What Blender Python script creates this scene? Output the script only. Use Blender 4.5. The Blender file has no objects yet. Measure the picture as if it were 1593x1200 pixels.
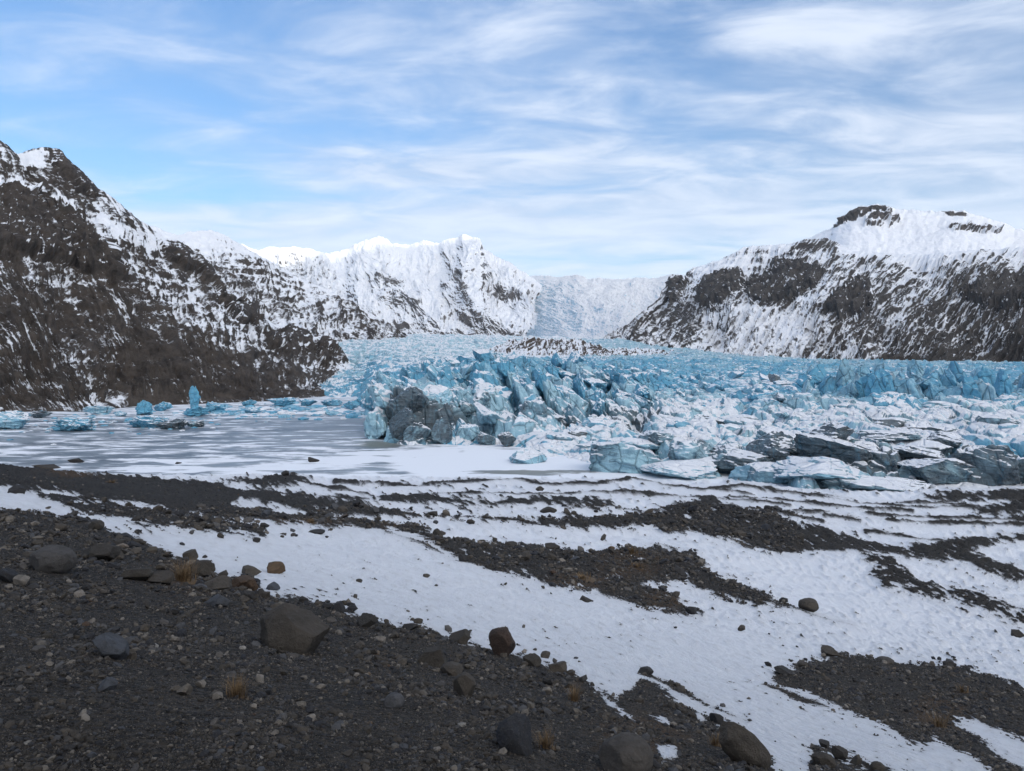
import bpy, math, random
import numpy as np

random.seed(7)
RNG = np.random.default_rng(7)
SC = bpy.context.scene
COL = SC.collection

# ------------------------------------------------------------------ camera numbers
F, CX, HY, ZC = 1137.0, 796.5, 560.0, 28.0      # focal (px of a 1593 wide picture), centre, horizon row, eye height above the lake
W0, H0 = 1593.0, 1200.0

def at(px, py, d):
    """point at depth d (metres along +Y) seen at pixel px,py"""
    return np.array([(px - CX) / F * d, d, ZC + (HY - py) / F * d])

# ------------------------------------------------------------------ noise
_perm = np.random.default_rng(3).permutation(256).astype(np.int32)
_perm = np.concatenate([_perm, _perm, _perm])
_ang = np.random.default_rng(4).uniform(0, 2 * np.pi, 256)
_gx, _gy = np.cos(_ang).astype(np.float32), np.sin(_ang).astype(np.float32)
_g3 = np.random.default_rng(5).normal(size=(256, 3)); _g3 = (_g3 / np.linalg.norm(_g3, axis=1)[:, None]).astype(np.float32)

def pn2(x, y, seed=0):
    x = np.asarray(x, dtype=np.float64) + seed * 17.31; y = np.asarray(y, dtype=np.float64) + seed * 9.77
    xi = np.floor(x); yi = np.floor(y)
    xf = (x - xi).astype(np.float32); yf = (y - yi).astype(np.float32)
    xi = xi.astype(np.int64) & 255; yi = yi.astype(np.int64) & 255
    u = xf * xf * xf * (xf * (xf * 6 - 15) + 10); v = yf * yf * yf * (yf * (yf * 6 - 15) + 10)
    def g(ix, iy, dx, dy):
        h = _perm[_perm[ix] + iy]
        return _gx[h] * dx + _gy[h] * dy
    a = g(xi, yi, xf, yf); b = g(xi + 1, yi, xf - 1, yf)
    c = g(xi, yi + 1, xf, yf - 1); d = g(xi + 1, yi + 1, xf - 1, yf - 1)
    return ((a + u * (b - a)) * (1 - v) + (c + u * (d - c)) * v) * 1.5

def pn3(x, y, z, seed=0):
    x = np.asarray(x, dtype=np.float64) + seed * 17.31; y = np.asarray(y, dtype=np.float64) + seed * 9.77; z = np.asarray(z, dtype=np.float64) + seed * 5.13
    xi = np.floor(x); yi = np.floor(y); zi = np.floor(z)
    xf = (x - xi).astype(np.float32); yf = (y - yi).astype(np.float32); zf = (z - zi).astype(np.float32)
    xi = xi.astype(np.int64) & 255; yi = yi.astype(np.int64) & 255; zi = zi.astype(np.int64) & 255
    s = lambda t: t * t * t * (t * (t * 6 - 15) + 10)
    u, v, w = s(xf), s(yf), s(zf)
    def g(a, b, c, dx, dy, dz):
        h = _perm[_perm[_perm[a] + b] + c]
        q = _g3[h]
        return q[..., 0] * dx + q[..., 1] * dy + q[..., 2] * dz
    l = lambda a, b, t: a + t * (b - a)
    x00 = l(g(xi, yi, zi, xf, yf, zf), g(xi + 1, yi, zi, xf - 1, yf, zf), u)
    x10 = l(g(xi, yi + 1, zi, xf, yf - 1, zf), g(xi + 1, yi + 1, zi, xf - 1, yf - 1, zf), u)
    x01 = l(g(xi, yi, zi + 1, xf, yf, zf - 1), g(xi + 1, yi, zi + 1, xf - 1, yf, zf - 1), u)
    x11 = l(g(xi, yi + 1, zi + 1, xf, yf - 1, zf - 1), g(xi + 1, yi + 1, zi + 1, xf - 1, yf - 1, zf - 1), u)
    return l(l(x00, x10, v), l(x01, x11, v), w) * 1.4

def fbm(x, y, o=5, seed=0, gain=0.5):
    r = 0; a = 1.0; f = 1.0; n = 0
    for i in range(o):
        r = r + a * pn2(x * f, y * f, seed + i * 3); n += a; a *= gain; f *= 2.03
    return r / n

def ridged(x, y, o=5, seed=0, gain=0.5):
    r = 0; a = 1.0; f = 1.0; n = 0
    for i in range(o):
        k = 1 - np.abs(pn2(x * f, y * f, seed + i * 3)) * 1.6
        r = r + a * np.clip(k, 0, 1) ** 2; n += a; a *= gain; f *= 2.07
    return r / n

def fbm3(x, y, z, o=4, seed=0, gain=0.5):
    r = 0; a = 1.0; f = 1.0; n = 0
    for i in range(o):
        r = r + a * pn3(x * f, y * f, z * f, seed + i * 3); n += a; a *= gain; f *= 2.03
    return r / n

def voro(x, y, seed=0, jit=0.9):
    """cell noise: nearest, second nearest, offset to the nearest point and two random numbers of its cell"""
    xi = np.floor(x).astype(np.int64); yi = np.floor(y).astype(np.int64)
    f1 = np.full(x.shape, 9.0); f2 = np.full(x.shape, 9.0)
    ox = np.zeros(x.shape); oy = np.zeros(x.shape); cid = np.zeros(x.shape, dtype=np.int64)
    tab = np.random.default_rng(100 + seed).uniform(size=(256, 2))
    for dx in (-1, 0, 1):
        for dy in (-1, 0, 1):
            ax = xi + dx; ay = yi + dy
            h = _perm[_perm[ax & 255] + (ay & 255)]
            px = ax + 0.5 + (tab[h, 0] - 0.5) * jit; py = ay + 0.5 + (tab[h, 1] - 0.5) * jit
            ex = x - px; ey = y - py
            d = np.sqrt(ex * ex + ey * ey)
            m = d < f1
            f2 = np.where(m, f1, np.minimum(f2, d))
            f1 = np.where(m, d, f1); ox = np.where(m, ex, ox); oy = np.where(m, ey, oy); cid = np.where(m, h, cid)
    t2 = np.random.default_rng(200 + seed).uniform(size=(256, 4))
    return f1, f2, ox, oy, t2[cid]

def sst(a, b, x):
    t = np.clip((x - a) / (b - a), 0, 1)
    return t * t * (3 - 2 * t)

# ------------------------------------------------------------------ shapes given as outlines
def poly_sd(px, py, poly):
    """signed distance to a closed outline, positive inside"""
    P = np.array(poly, dtype=np.float64)
    out = np.full(px.shape, -1e4)
    m = 60
    box = (px > P[:, 0].min() - m) & (px < P[:, 0].max() + m) & (py > P[:, 1].min() - m) & (py < P[:, 1].max() + m)
    if not box.any(): return out
    x = px[box]; y = py[box]
    ins = np.zeros(x.shape, bool); dd = np.full(x.shape, 1e9)
    n = len(P)
    for i in range(n):
        x1, y1 = P[i]; x2, y2 = P[(i + 1) % n]
        ex, ey = x2 - x1, y2 - y1
        t = np.clip(((x - x1) * ex + (y - y1) * ey) / (ex * ex + ey * ey + 1e-9), 0, 1)
        dd = np.minimum(dd, (x - x1 - t * ex) ** 2 + (y - y1 - t * ey) ** 2)
        c = ((y1 > y) != (y2 > y))
        ins ^= c & (x < (x2 - x1) * (y - y1) / ((y2 - y1) if y2 != y1 else 1e-9) + x1)
    d = np.sqrt(dd)
    out[box] = np.where(ins, d, -d)
    return out

def line_sd(px, py, pts, w):
    """w minus distance to an open polyline; w may vary from point to point"""
    P = np.array(pts, dtype=np.float64)
    out = np.full(px.shape, -1e4)
    m = 60
    box = (px > P[:, 0].min() - m) & (px < P[:, 0].max() + m) & (py > P[:, 1].min() - m) & (py < P[:, 1].max() + m)
    if not box.any(): return out
    x = px[box]; y = py[box]; r = np.full(x.shape, -1e4)
    ww = np.full(len(P), float(w)) if np.isscalar(w) else np.array(w, float)
    for i in range(len(P) - 1):
        x1, y1 = P[i]; x2, y2 = P[i + 1]
        ex, ey = x2 - x1, y2 - y1
        t = np.clip(((x - x1) * ex + (y - y1) * ey) / (ex * ex + ey * ey + 1e-9), 0, 1)
        d = np.sqrt((x - x1 - t * ex) ** 2 + (y - y1 - t * ey) ** 2)
        r = np.maximum(r, ww[i] + (ww[i + 1] - ww[i]) * t - d)
    out[box] = r
    return out

# ------------------------------------------------------------------ meshes
def mesh_obj(name, V, Fq, mat=None, attrs=None, smooth=True, parent=None):
    V = np.asarray(V, dtype=np.float32); Fq = np.asarray(Fq, dtype=np.int32)
    me = bpy.data.meshes.new(name)
    k = Fq.shape[1]
    me.vertices.add(len(V)); me.vertices.foreach_set('co', V.ravel())
    me.loops.add(Fq.size); me.loops.foreach_set('vertex_index', Fq.ravel())
    me.polygons.add(len(Fq))
    me.polygons.foreach_set('loop_start', np.arange(0, Fq.size, k, dtype=np.int32))
    me.polygons.foreach_set('use_smooth', np.full(len(Fq), bool(smooth)))
    for an, av in (attrs or {}).items():
        a = me.attributes.new(an, 'FLOAT', 'POINT'); a.data.foreach_set('value', np.asarray(av, dtype=np.float32).ravel())
    me.update(calc_edges=True)
    o = bpy.data.objects.new(name, me); COL.objects.link(o)
    if mat: me.materials.append(mat)
    if parent: o.parent = parent
    return o

def grid_faces(nr, nc):
    i = np.arange(nr - 1)[:, None] * nc + np.arange(nc - 1)[None, :]
    return np.stack([i, i + 1, i + nc + 1, i + nc], -1).reshape(-1, 4)

def grid_normals(X, Y, Z):
    P = np.stack([X, Y, Z], -1)
    a = np.gradient(P, axis=1); b = np.gradient(P, axis=0)
    n = np.cross(a, b); n /= np.linalg.norm(n, axis=-1, keepdims=True) + 1e-12
    return np.where(n[..., 2:3] < 0, -n, n)

def tag(o, label, cat, group=None, kind=None):
    o['label'] = label; o['category'] = cat
    if group: o['group'] = group
    if kind: o['kind'] = kind
    return o

def structure(o):
    o['kind'] = 'structure'
    return o

# ------------------------------------------------------------------ materials
def new_mat(name):
    m = bpy.data.materials.new(name); m.use_nodes = True
    nt = m.node_tree; nt.nodes.clear()
    out = nt.nodes.new('ShaderNodeOutputMaterial'); b = nt.nodes.new('ShaderNodeBsdfPrincipled')
    nt.links.new(b.outputs[0], out.inputs[0])
    return m, nt, b

class NB:
    """short hands for shader nodes"""
    def __init__(s, nt): s.nt = nt
    def n(s, t, **k):
        q = s.nt.nodes.new(t)
        for a, v in k.items(): setattr(q, a, v)
        return q
    def put(s, sock, v):
        if hasattr(v, 'is_output') or hasattr(v, 'links'): s.nt.links.new(v, sock)
        else: sock.default_value = v
    def attr(s, name): return s.n('ShaderNodeAttribute', attribute_name=name).outputs['Fac']
    def pos(s): return s.n('ShaderNodeNewGeometry').outputs['Position']
    def scale(s, v, sc):
        q = s.n('ShaderNodeVectorMath', operation='MULTIPLY'); s.put(q.inputs[0], v); q.inputs[1].default_value = sc
        return q.outputs[0]
    def noise(s, vec, sc, det=6, rough=0.6, dist=0.0):
        q = s.n('ShaderNodeTexNoise'); s.put(q.inputs['Vector'], vec); q.inputs['Scale'].default_value = sc
        q.inputs['Detail'].default_value = det; q.inputs['Roughness'].default_value = rough; q.inputs['Distortion'].default_value = dist
        return q.outputs['Fac']
    def voro(s, vec, sc, out='Distance', feature='F1'):
        q = s.n('ShaderNodeTexVoronoi', feature=feature); s.put(q.inputs['Vector'], vec); q.inputs['Scale'].default_value = sc
        return q.outputs[out]
    def math(s, op, a, b=0.0, c=0.0):
        q = s.n('ShaderNodeMath', operation=op); s.put(q.inputs[0], a); s.put(q.inputs[1], b); s.put(q.inputs[2], c)
        return q.outputs[0]
    def ramp(s, v, a, b, c=0.0, d=1.0):
        q = s.n('ShaderNodeMapRange', interpolation_type='SMOOTHSTEP'); s.put(q.inputs[0], v)
        q.inputs[1].default_value = a; q.inputs[2].default_value = b; q.inputs[3].default_value = c; q.inputs[4].default_value = d
        return q.outputs[0]
    def mix(s, f, a, b):
        q = s.n('ShaderNodeMix', data_type='RGBA'); s.put(q.inputs[0], f)
        for i, v in ((6, a), (7, b)):
            if isinstance(v, tuple): q.inputs[i].default_value = (*v, 1)
            else: s.put(q.inputs[i], v)
        return q.outputs[2]
    def bump(s, h, dist, strength=1.0, prev=None):
        q = s.n('ShaderNodeBump'); s.put(q.inputs['Height'], h); q.inputs['Distance'].default_value = dist; q.inputs['Strength'].default_value = strength
        if prev is not None: s.put(q.inputs['Normal'], prev)
        return q.outputs[0]

SNOW = (0.80, 0.83, 0.88)

def mountain_mat(name, fine, dark=(0.030, 0.025, 0.022), light=(0.085, 0.072, 0.062), edge=0.40):
    """rock with lying snow: the 'snow' attribute says where, finer noise frays its edge; fine = metres of the frayed edge"""
    m, nt, b = new_mat(name); q = NB(nt)
    p = q.pos()
    n1 = q.noise(p, 1.0 / fine, 5, 0.65); n2 = q.noise(p, 0.22 / fine, 6, 0.65); n3 = q.noise(q.scale(p, (0.35, 0.35, 1.6)), 0.35 / fine, 5, 0.6)
    f = q.math('ADD', q.attr('snow'), q.math('MULTIPLY', q.math('SUBTRACT', n1, 0.5), 0.55))
    f = q.ramp(f, 0.5 - edge * 0.5, 0.5 + edge * 0.5)
    rock = q.mix(q.ramp(n2, 0.3, 0.7), dark, light)
    rock = q.mix(q.ramp(n3, 0.45, 0.75, 0, 0.6), rock, (0.055, 0.04, 0.028))
    snow = q.mix(q.ramp(n2, 0.3, 0.7), SNOW, (0.74, 0.78, 0.85))
    nt.links.new(q.mix(f, rock, snow), b.inputs['Base Color'])
    b.inputs['Roughness'].default_value = 0.8
    b.inputs['Specular IOR Level'].default_value = 0.2
    hh = q.math('ADD', q.math('MULTIPLY', n1, 0.5), n2)
    hh = q.math('MULTIPLY', hh, q.ramp(f, 0, 1, 1.0, 0.45))
    nt.links.new(q.bump(hh, fine * 2.2, 0.8), b.inputs['Normal'])
    return m

def ice_mat(name, sz, blue=(0.12, 0.385, 0.56), pale=(0.36, 0.575, 0.675), grey=(0.12, 0.165, 0.195), dirty=(0.040, 0.050, 0.057)):
    """glacier ice: 'snow' = lying snow, 'dirt' = grey debris-laden ice, 'tint' = pale to blue; sz = metres of its finest marks"""
    m, nt, b = new_mat(name); q = NB(nt)
    p = q.pos()
    n1 = q.noise(p, 1.0 / sz, 5, 0.6); n2 = q.noise(p, 0.15 / sz, 5, 0.6)
    lay = q.noise(q.scale(p, (0.25, 0.25, 2.2)), 0.5 / sz, 5, 0.7, 0.8)
    c = q.mix(q.ramp(q.math('ADD', q.attr('tint'), q.math('MULTIPLY', q.math('SUBTRACT', n2, 0.5), 0.9)), 0.15, 0.85), pale, blue)
    c = q.mix(q.ramp(lay, 0.5, 0.72, 0, 0.35), c, (0.45, 0.58, 0.64))
    g = q.mix(q.ramp(lay, 0.35, 0.7), grey, dirty)
    c = q.mix(q.ramp(q.math('ADD', q.attr('dirt'), q.math('MULTIPLY', q.math('SUBTRACT', n2, 0.5), 0.8)), 0.35, 0.75), c, g)
    # melt runnels stained down the faces, and hairline cracks
    run = q.noise(q.scale(p, (1.0, 1.0, 0.16)), 0.9 / sz, 5, 0.65, 0.4)
    c = q.mix(q.ramp(run, 0.52, 0.70, 0, 0.55), c, q.mix(0.5, grey, blue))
    crk = q.voro(q.scale(p, (1.0, 1.0, 0.6)), 0.22 / sz, 'Distance', 'DISTANCE_TO_EDGE')
    c = q.mix(q.ramp(crk, 0.0, 0.045, 0.55, 0.0), c, (0.03, 0.07, 0.10))
    f = q.ramp(q.math('ADD', q.attr('snow'), q.math('MULTIPLY', q.math('SUBTRACT', n1, 0.5), 0.5)), 0.42, 0.58)
    nt.links.new(q.mix(f, c, SNOW), b.inputs['Base Color'])
    nt.links.new(q.ramp(f, 0, 1, 0.32, 0.85), b.inputs['Roughness'])
    b.inputs['Specular IOR Level'].default_value = 0.35
    hh = q.math('ADD', q.math('ADD', q.math('MULTIPLY', n1, 0.4), q.math('MULTIPLY', lay, 0.5)), q.math('ADD', q.math('MULTIPLY', run, -0.7), q.ramp(crk, 0.0, 0.07, -0.4, 0.0)))
    nt.links.new(q.bump(hh, sz * 1.6, 0.7), b.inputs['Normal'])
    return m

def stone_mat(name, sc, stops, rough=0.85):
    """stones: 'tone' (0..1, one value per stone) picks the colour"""
    m, nt, b = new_mat(name); q = NB(nt)
    r = q.n('ShaderNodeValToRGB'); q.put(r.inputs[0], q.attr('tone'))
    el = r.color_ramp.elements
    el[0].position = stops[0][0]; el[0].color = (*stops[0][1], 1); el[1].position = stops[-1][0]; el[1].color = (*stops[-1][1], 1)
    for ps, c in stops[1:-1]:
        e = el.new(ps); e.color = (*c, 1)
    p = q.pos()
    n = q.noise(p, sc, 8, 0.65); n2 = q.noise(p, sc * 7, 6, 0.75)
    c = q.mix(q.ramp(n, 0.35, 0.7, 0.0, 0.55), r.outputs[0], (0.022, 0.020, 0.018))
    c = q.mix(q.ramp(n2, 0.54, 0.68, 0.0, 0.45), c, (0.13, 0.118, 0.10))
    nt.links.new(c, b.inputs['Base Color']); b.inputs['Roughness'].default_value = rough; b.inputs['Specular IOR Level'].default_value = 0.3
    nt.links.new(q.bump(q.math('ADD', n, q.math('MULTIPLY', n2, 0.6)), 0.35 / sc, 1.0), b.inputs['Normal'])
    return m

TONES = [(0.0, (0.018, 0.017, 0.017)), (0.13, (0.024, 0.027, 0.035)), (0.30, (0.044, 0.039, 0.033)), (0.55, (0.078, 0.067, 0.055)), (0.70, (0.062, 0.070, 0.084)), (0.80, (0.13, 0.115, 0.097)), (0.93, (0.22, 0.20, 0.175)), (0.95, (0.050, 0.032, 0.026)), (0.97, (0.12, 0.075, 0.040)), (1.0, (0.28, 0.27, 0.25))]

# ------------------------------------------------------------------ the near ground
DT = np.array([-8, 0, 3, 5.3, 7.5, 11, 17, 27, 40, 60, 85, 110, 145, 175, 230.])
DR = np.array([0.9, 1.45, 1.78, 2.52, 3.24, 4.26, 5.83, 8.07, 10.55, 13.7, 17.2, 20.3, 24.5, 28.0, 33.5])
TT = np.array([-8, 0, 10, 30, 60, 100, 150, 200.]); TV = np.array([.14, .16, .20, .20, .12, .05, .015, .0])
_dd = np.linspace(-8, 230, 4000)
_k = np.exp(-0.5 * (np.arange(-60, 61) / 22.0) ** 2); _k /= _k.sum()
def _smooth_tab(xs, ys):
    # smoothed on a warped axis so that the near part keeps its shape
    w = np.arcsinh(_dd / 2.0); ww = np.linspace(w[0], w[-1], 4000)
    v = np.interp(np.sinh(ww) * 2.0, xs, ys)
    v = np.convolve(np.pad(v, 60, mode='edge'), _k, 'valid')
    return np.sinh(ww) * 2.0, v
_dx, _dv = _smooth_tab(DT, DR); _tx, _tv = _smooth_tab(TT, TV)

def z_base(x, y):
    lim = 1.1 * np.maximum(y, 0) + 5
    xs = lim * np.tanh(x / lim)
    return ZC - np.interp(y, _dx, _dv) - np.interp(y, _tx, _tv) * xs

def cast(px, py):
    """where the line of sight of a photo pixel meets the smooth ground"""
    u = (px - CX) / F; v = (HY - py) / F
    d = np.geomspace(1.0, 225, 3000)
    g = ZC + v * d - z_base(u * d, d)
    i = np.argmax(g < 0)
    if g[i] >= 0: i = len(d) - 1
    return u * d[i], d[i]

# gravel outlines, bare of snow: (outline, height of the mound in px-widths, cover)
GRAVEL = [
 ([(-300, 775), (-100, 788), (0, 795), (60, 800), (150, 818), (210, 838), (260, 862), (320, 880), (352, 898), (395, 897), (408, 922), (470, 935), (520, 948), (580, 965), (640, 975), (700, 992), (760, 1007), (830, 1032), (890, 1052), (925, 1075), (960, 1085), (1000, 1060), (1045, 1085), (1090, 1112), (1130, 1122), (1170, 1145), (1200, 1182), (1215, 1260), (1215, 1900), (-900, 1900), (-900, 800)], 1.0),
 ([(1205, 1048), (1250, 1035), (1300, 1022), (1340, 1025), (1400, 1030), (1450, 1035), (1500, 1043), (1550, 1060), (1600, 1072), (1720, 1100), (1850, 1170), (1700, 1190), (1593, 1150), (1530, 1125), (1484, 1115), (1520, 1150), (1570, 1185), (1620, 1220), (1560, 1212), (1500, 1175), (1450, 1143), (1440, 1160), (1420, 1155), (1380, 1130), (1310, 1100), (1260, 1075), (1215, 1062)], 1.0),
 ([(1262, 1150), (1300, 1160), (1345, 1185), (1385, 1198), (1400, 1215), (1262, 1215)], 0.55),
 ([(650, 834), (711, 847), (794, 850), (858, 856), (944, 860), (986, 854), (1027, 850), (1080, 864), (1099, 881), (1091, 888), (1152, 913), (1226, 946), (1180, 940), (1118, 926), (1060, 906), (1000, 908), (1050, 930), (1090, 960), (990, 941), (914, 918), (839, 905), (779, 892), (720, 874)], 0.70),
 ([(-400, 690), (-50, 716), (81, 727), (92, 735), (203, 744), (305, 752), (373, 761), (458, 768), (540, 780), (613, 795), (677, 803), (677, 807), (600, 803), (500, 797), (440, 789), (373, 781), (360, 785), (440, 795), (540, 805), (600, 812), (666, 823), (666, 830), (540, 820), (440, 811), (332, 803), (220, 783), (170, 775), (85, 763), (0, 756), (-50, 752), (-400, 730)], 1.0),
 ([(60, 766), (170, 781), (240, 793), (330, 805), (410, 825), (412, 836), (340, 834), (230, 816), (130, 796), (60, 776)], 0.55),
 ([(335, 750), (400, 745), (440, 739), (470, 742), (488, 753), (440, 757), (380, 755)], 1.0),
 ([(572, 776), (605, 769), (681, 770), (711, 779), (764, 781), (839, 773), (914, 775), (955, 788), (950, 793), (900, 788), (850, 784), (764, 787), (700, 785), (640, 780), (610, 788), (590, 785)], 0.85),
 ([(685, 806), (745, 808), (801, 810), (877, 811), (952, 805), (1027, 794), (1100, 790), (1100, 830), (1008, 820), (914, 823), (801, 816), (720, 811)], 0.75),
 ([(1030, 792), (1050, 786), (1118, 776), (1162, 793), (1214, 809), (1289, 826), (1357, 843), (1408, 853), (1493, 839), (1593, 830), (1800, 815), (1900, 830), (1593, 839), (1527, 850), (1507, 858), (1544, 873), (1600, 892), (1800, 930), (1800, 950), (1593, 902), (1544, 890), (1476, 874), (1408, 868), (1343, 858), (1255, 858), (1207, 861), (1152, 846), (1118, 834), (1077, 828), (1030, 828)], 0.66),
 ([(1340, 868), (1391, 876), (1425, 904), (1476, 920), (1527, 927), (1561, 940), (1600, 962), (1700, 1010), (1600, 975), (1527, 949), (1459, 933), (1418, 925), (1374, 912)], 0.46),
 ([(1524, 798), (1554, 785), (1593, 779), (1800, 770), (1800, 800), (1593, 804)], 0.95),
 ([(1430, 772), (1500, 768), (1593, 766), (1800, 764), (1800, 784), (1593, 783), (1500, 781)], 1.0),  # wet gravel strip that also paints in the shadow under the ice edge
]
GLINES = [
 ([(488, 755), (530, 763), (578, 771)], 2.5), ([(520, 751), (580, 753), (650, 757), (700, 752), (741, 749), (816, 748), (842, 754), (925, 754), (960, 750), (986, 744), (1042, 757), (1100, 763), (1170, 768)], 2.6),
 ([(681, 768), (760, 769), (830, 771), (905, 768)], 2.0), ([(510, 774), (560, 776), (575, 777)], 3), ([(900, 766), (960, 767), (1050, 771), (1173, 781), (1230, 788)], 2.4),
 ([(1101, 762), (1156, 757), (1241, 768), (1330, 778)], [3, 4, 3, 1]), ([(1132, 773), (1230, 780), (1330, 790), (1420, 797)], 2.4), ([(1197, 793), (1240, 803), (1280, 813)], 3.5),
 ([(1282, 803), (1310, 806), (1338, 811)], 3.2), ([(1346, 800), (1430, 806), (1520, 808), (1640, 812)], 2.6), ([(1381, 810), (1470, 814), (1593, 816), (1700, 815)], 3), ([(1346, 826), (1404, 833), (1450, 843), (1500, 842)], 3),
 ([(1250, 770), (1340, 783), (1430, 790), (1530, 790)], 2.0), ([(1150, 790), (1230, 797), (1290, 800)], 2.2), ([(960, 792), (1010, 796), (1060, 792)], 2.0), ([(1400, 783), (1470, 785), (1560, 790)], 2.2),
 ([(690, 862), (660, 850), (600, 832)], 2), ([(1230, 946), (1290, 965), (1330, 975)], 1.2), ([(1060, 1075), (1110, 1100), (1160, 1118)], 1.0), ([(1000, 1050), (1050, 1072), (1100, 1096)], [4, 5, 2]), ([(1190, 1065), (1240, 1085), (1290, 1100)], [3, 5, 1]),
]
SNOWPATCH = [([(928, 1072), (962, 1098), (992, 1128), (975, 1120), (945, 1096)], 0), ([(1008, 1110), (1035, 1113), (1052, 1132), (1030, 1125)], 0), ([(1020, 1170), (1050, 1165), (1055, 1185), (1030, 1195)], 0), ([(1500, 1130), (1560, 1150), (1610, 1178), (1550, 1160)], 0)]

def chart(x, y):
    zb = z_base(x, y); ys = np.maximum(y, 0.6)
    return CX + F * x / ys, HY + F * (ZC - zb) / ys

def gravel_field(x, y, rough=True):
    """>0 where bare gravel lies, <0 where snow does; about one unit per pixel of the photo"""
    px, py = chart(x, y)
    g = np.full(px.shape, -60.0)
    # frayed along the downhill streaks
    s1 = fbm(px * 0.016 + py * 0.010, (py - 0.33 * px) * 0.055, 4, 11)
    s2 = fbm(px * 0.055, (py - 0.33 * px) * 0.26, 5, 15, .62)
    for poly, cov in GRAVEL:
        sd = np.clip(poly_sd(px, py, poly), -60, 60)
        n = s1 * 10 + s2 * 13
        v = sd + n
        if cov < 1: v = np.minimum(v, (s2 * 1.9 + s1 * 0.8 + (cov - 0.5) * 1.6) * 12 + np.clip(sd, -60, 3))
        g = np.maximum(g, np.where(sd > -40, v, -60))
    for ln, w in GLINES:
        sd = np.clip(line_sd(px, py, ln, w), -60, 60)
        g = np.maximum(g, np.where(sd > -20, sd * 1.4 + s1 * 6 + s2 * 4.5 - 1.2, -60))
    for poly, _ in SNOWPATCH:
        sd = poly_sd(px, py, poly)
        g = np.where(sd > -12, np.minimum(g, -(sd + s2 * 9)), g)
    # stray crumbs on the snow
    fleck = fbm(px * 0.06, (py - 0.33 * px) * 0.2, 3, 31) - 0.60 + 0.16 * sst(-40, 0, g) + 0.30 * fbm(px * 0.006, py * 0.012, 3, 33)
    g = np.maximum(g, fleck * 22)
    return g, px, py

def z_ground(x, y, g=None, px=None, py=None):
    if g is None: g, px, py = gravel_field(x, y)
    m = np.clip(y, 1.5, 400) / F                       # metres per photo pixel
    z = z_base(x, y)
    soft = np.clip(g, -30, 26)
    z = z + (sst(-22, 22, soft) * 9 - 3) * m * sst(4, 30, y)
    z = z + fbm(x * 0.09, y * 0.09, 4, 41) * 0.55 * sst(8, 60, y) + fbm(x * 0.35, y * 0.35, 4, 43) * 0.10
    z = z + np.where(g > 0, 1, 0.24) * (fbm(px * 0.05, py * 0.10, 4, 45) * (1.2 + 1.4 * sst(7, 22, y)) + np.clip(g, 0, 1) * ridged(px * 0.14, py * 0.17, 3, 47) * 1.7 * sst(7, 22, y)) * m
    return z

MAT_GROUND = None
def ground_material():
    m, nt, b = new_mat('moraine'); q = NB(nt)
    p = q.pos(); g = q.attr('gravel')
    nf = q.noise(p, 9.0, 6, 0.7); nm = q.noise(p, 1.2, 6, 0.65)
    f = q.ramp(q.math('ADD', g, q.math('MULTIPLY', q.math('SUBTRACT', nf, 0.5), 11.0)), -1.6, 1.6)
    cell = q.voro(p, 26.0); ccol = q.voro(p, 26.0, 'Color')
    sp = q.n('ShaderNodeSeparateColor'); q.put(sp.inputs[0], ccol)
    gr = q.mix(q.ramp(sp.outputs[0], 0.2, 1.0), (0.012, 0.011, 0.010), (0.048, 0.043, 0.038))
    gr = q.mix(q.ramp(nm, 0.45, 0.72, 0, 0.7), gr, (0.036, 0.030, 0.025))
    gr = q.mix(q.ramp(q.attr('rust'), 0.3, 0.9, 0, 0.75), gr, q.mix(nf, (0.030, 0.019, 0.010), (0.11, 0.065, 0.030)))
    sn = q.mix(q.ramp(nm, 0.3, 0.7), (0.74, 0.77, 0.825), (0.81, 0.845, 0.90))
    # thin, dusty snow near the stones
    sn = q.mix(q.ramp(q.math('ADD', g, q.math('MULTIPLY', nm, 22.0)), -4.0, 20.0, 0.0, 0.35), sn, (0.30, 0.29, 0.28))
    nt.links.new(q.mix(f, sn, gr), b.inputs['Base Color'])
    b.inputs['Roughness'].default_value = 0.85; b.inputs['Specular IOR Level'].default_value = 0.2
    hs = q.math('ADD', q.math('MULTIPLY', q.noise(q.scale(p, (1.7, 0.55, 1.0)), 5.0, 7, 0.68), 0.20), q.math('MULTIPLY', nf, 0.07))
    hg = q.math('ADD', q.math('MULTIPLY', cell, -0.05), q.math('MULTIPLY', q.noise(p, 4.0, 6, 0.7), 0.12))
    mixh = q.math('ADD', q.math('MULTIPLY', hs, q.math('SUBTRACT', 1.0, f)), q.math('MULTIPLY', hg, f))
    nt.links.new(q.bump(mixh, 1.0, 0.9), b.inputs['Normal'])
    return m

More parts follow.
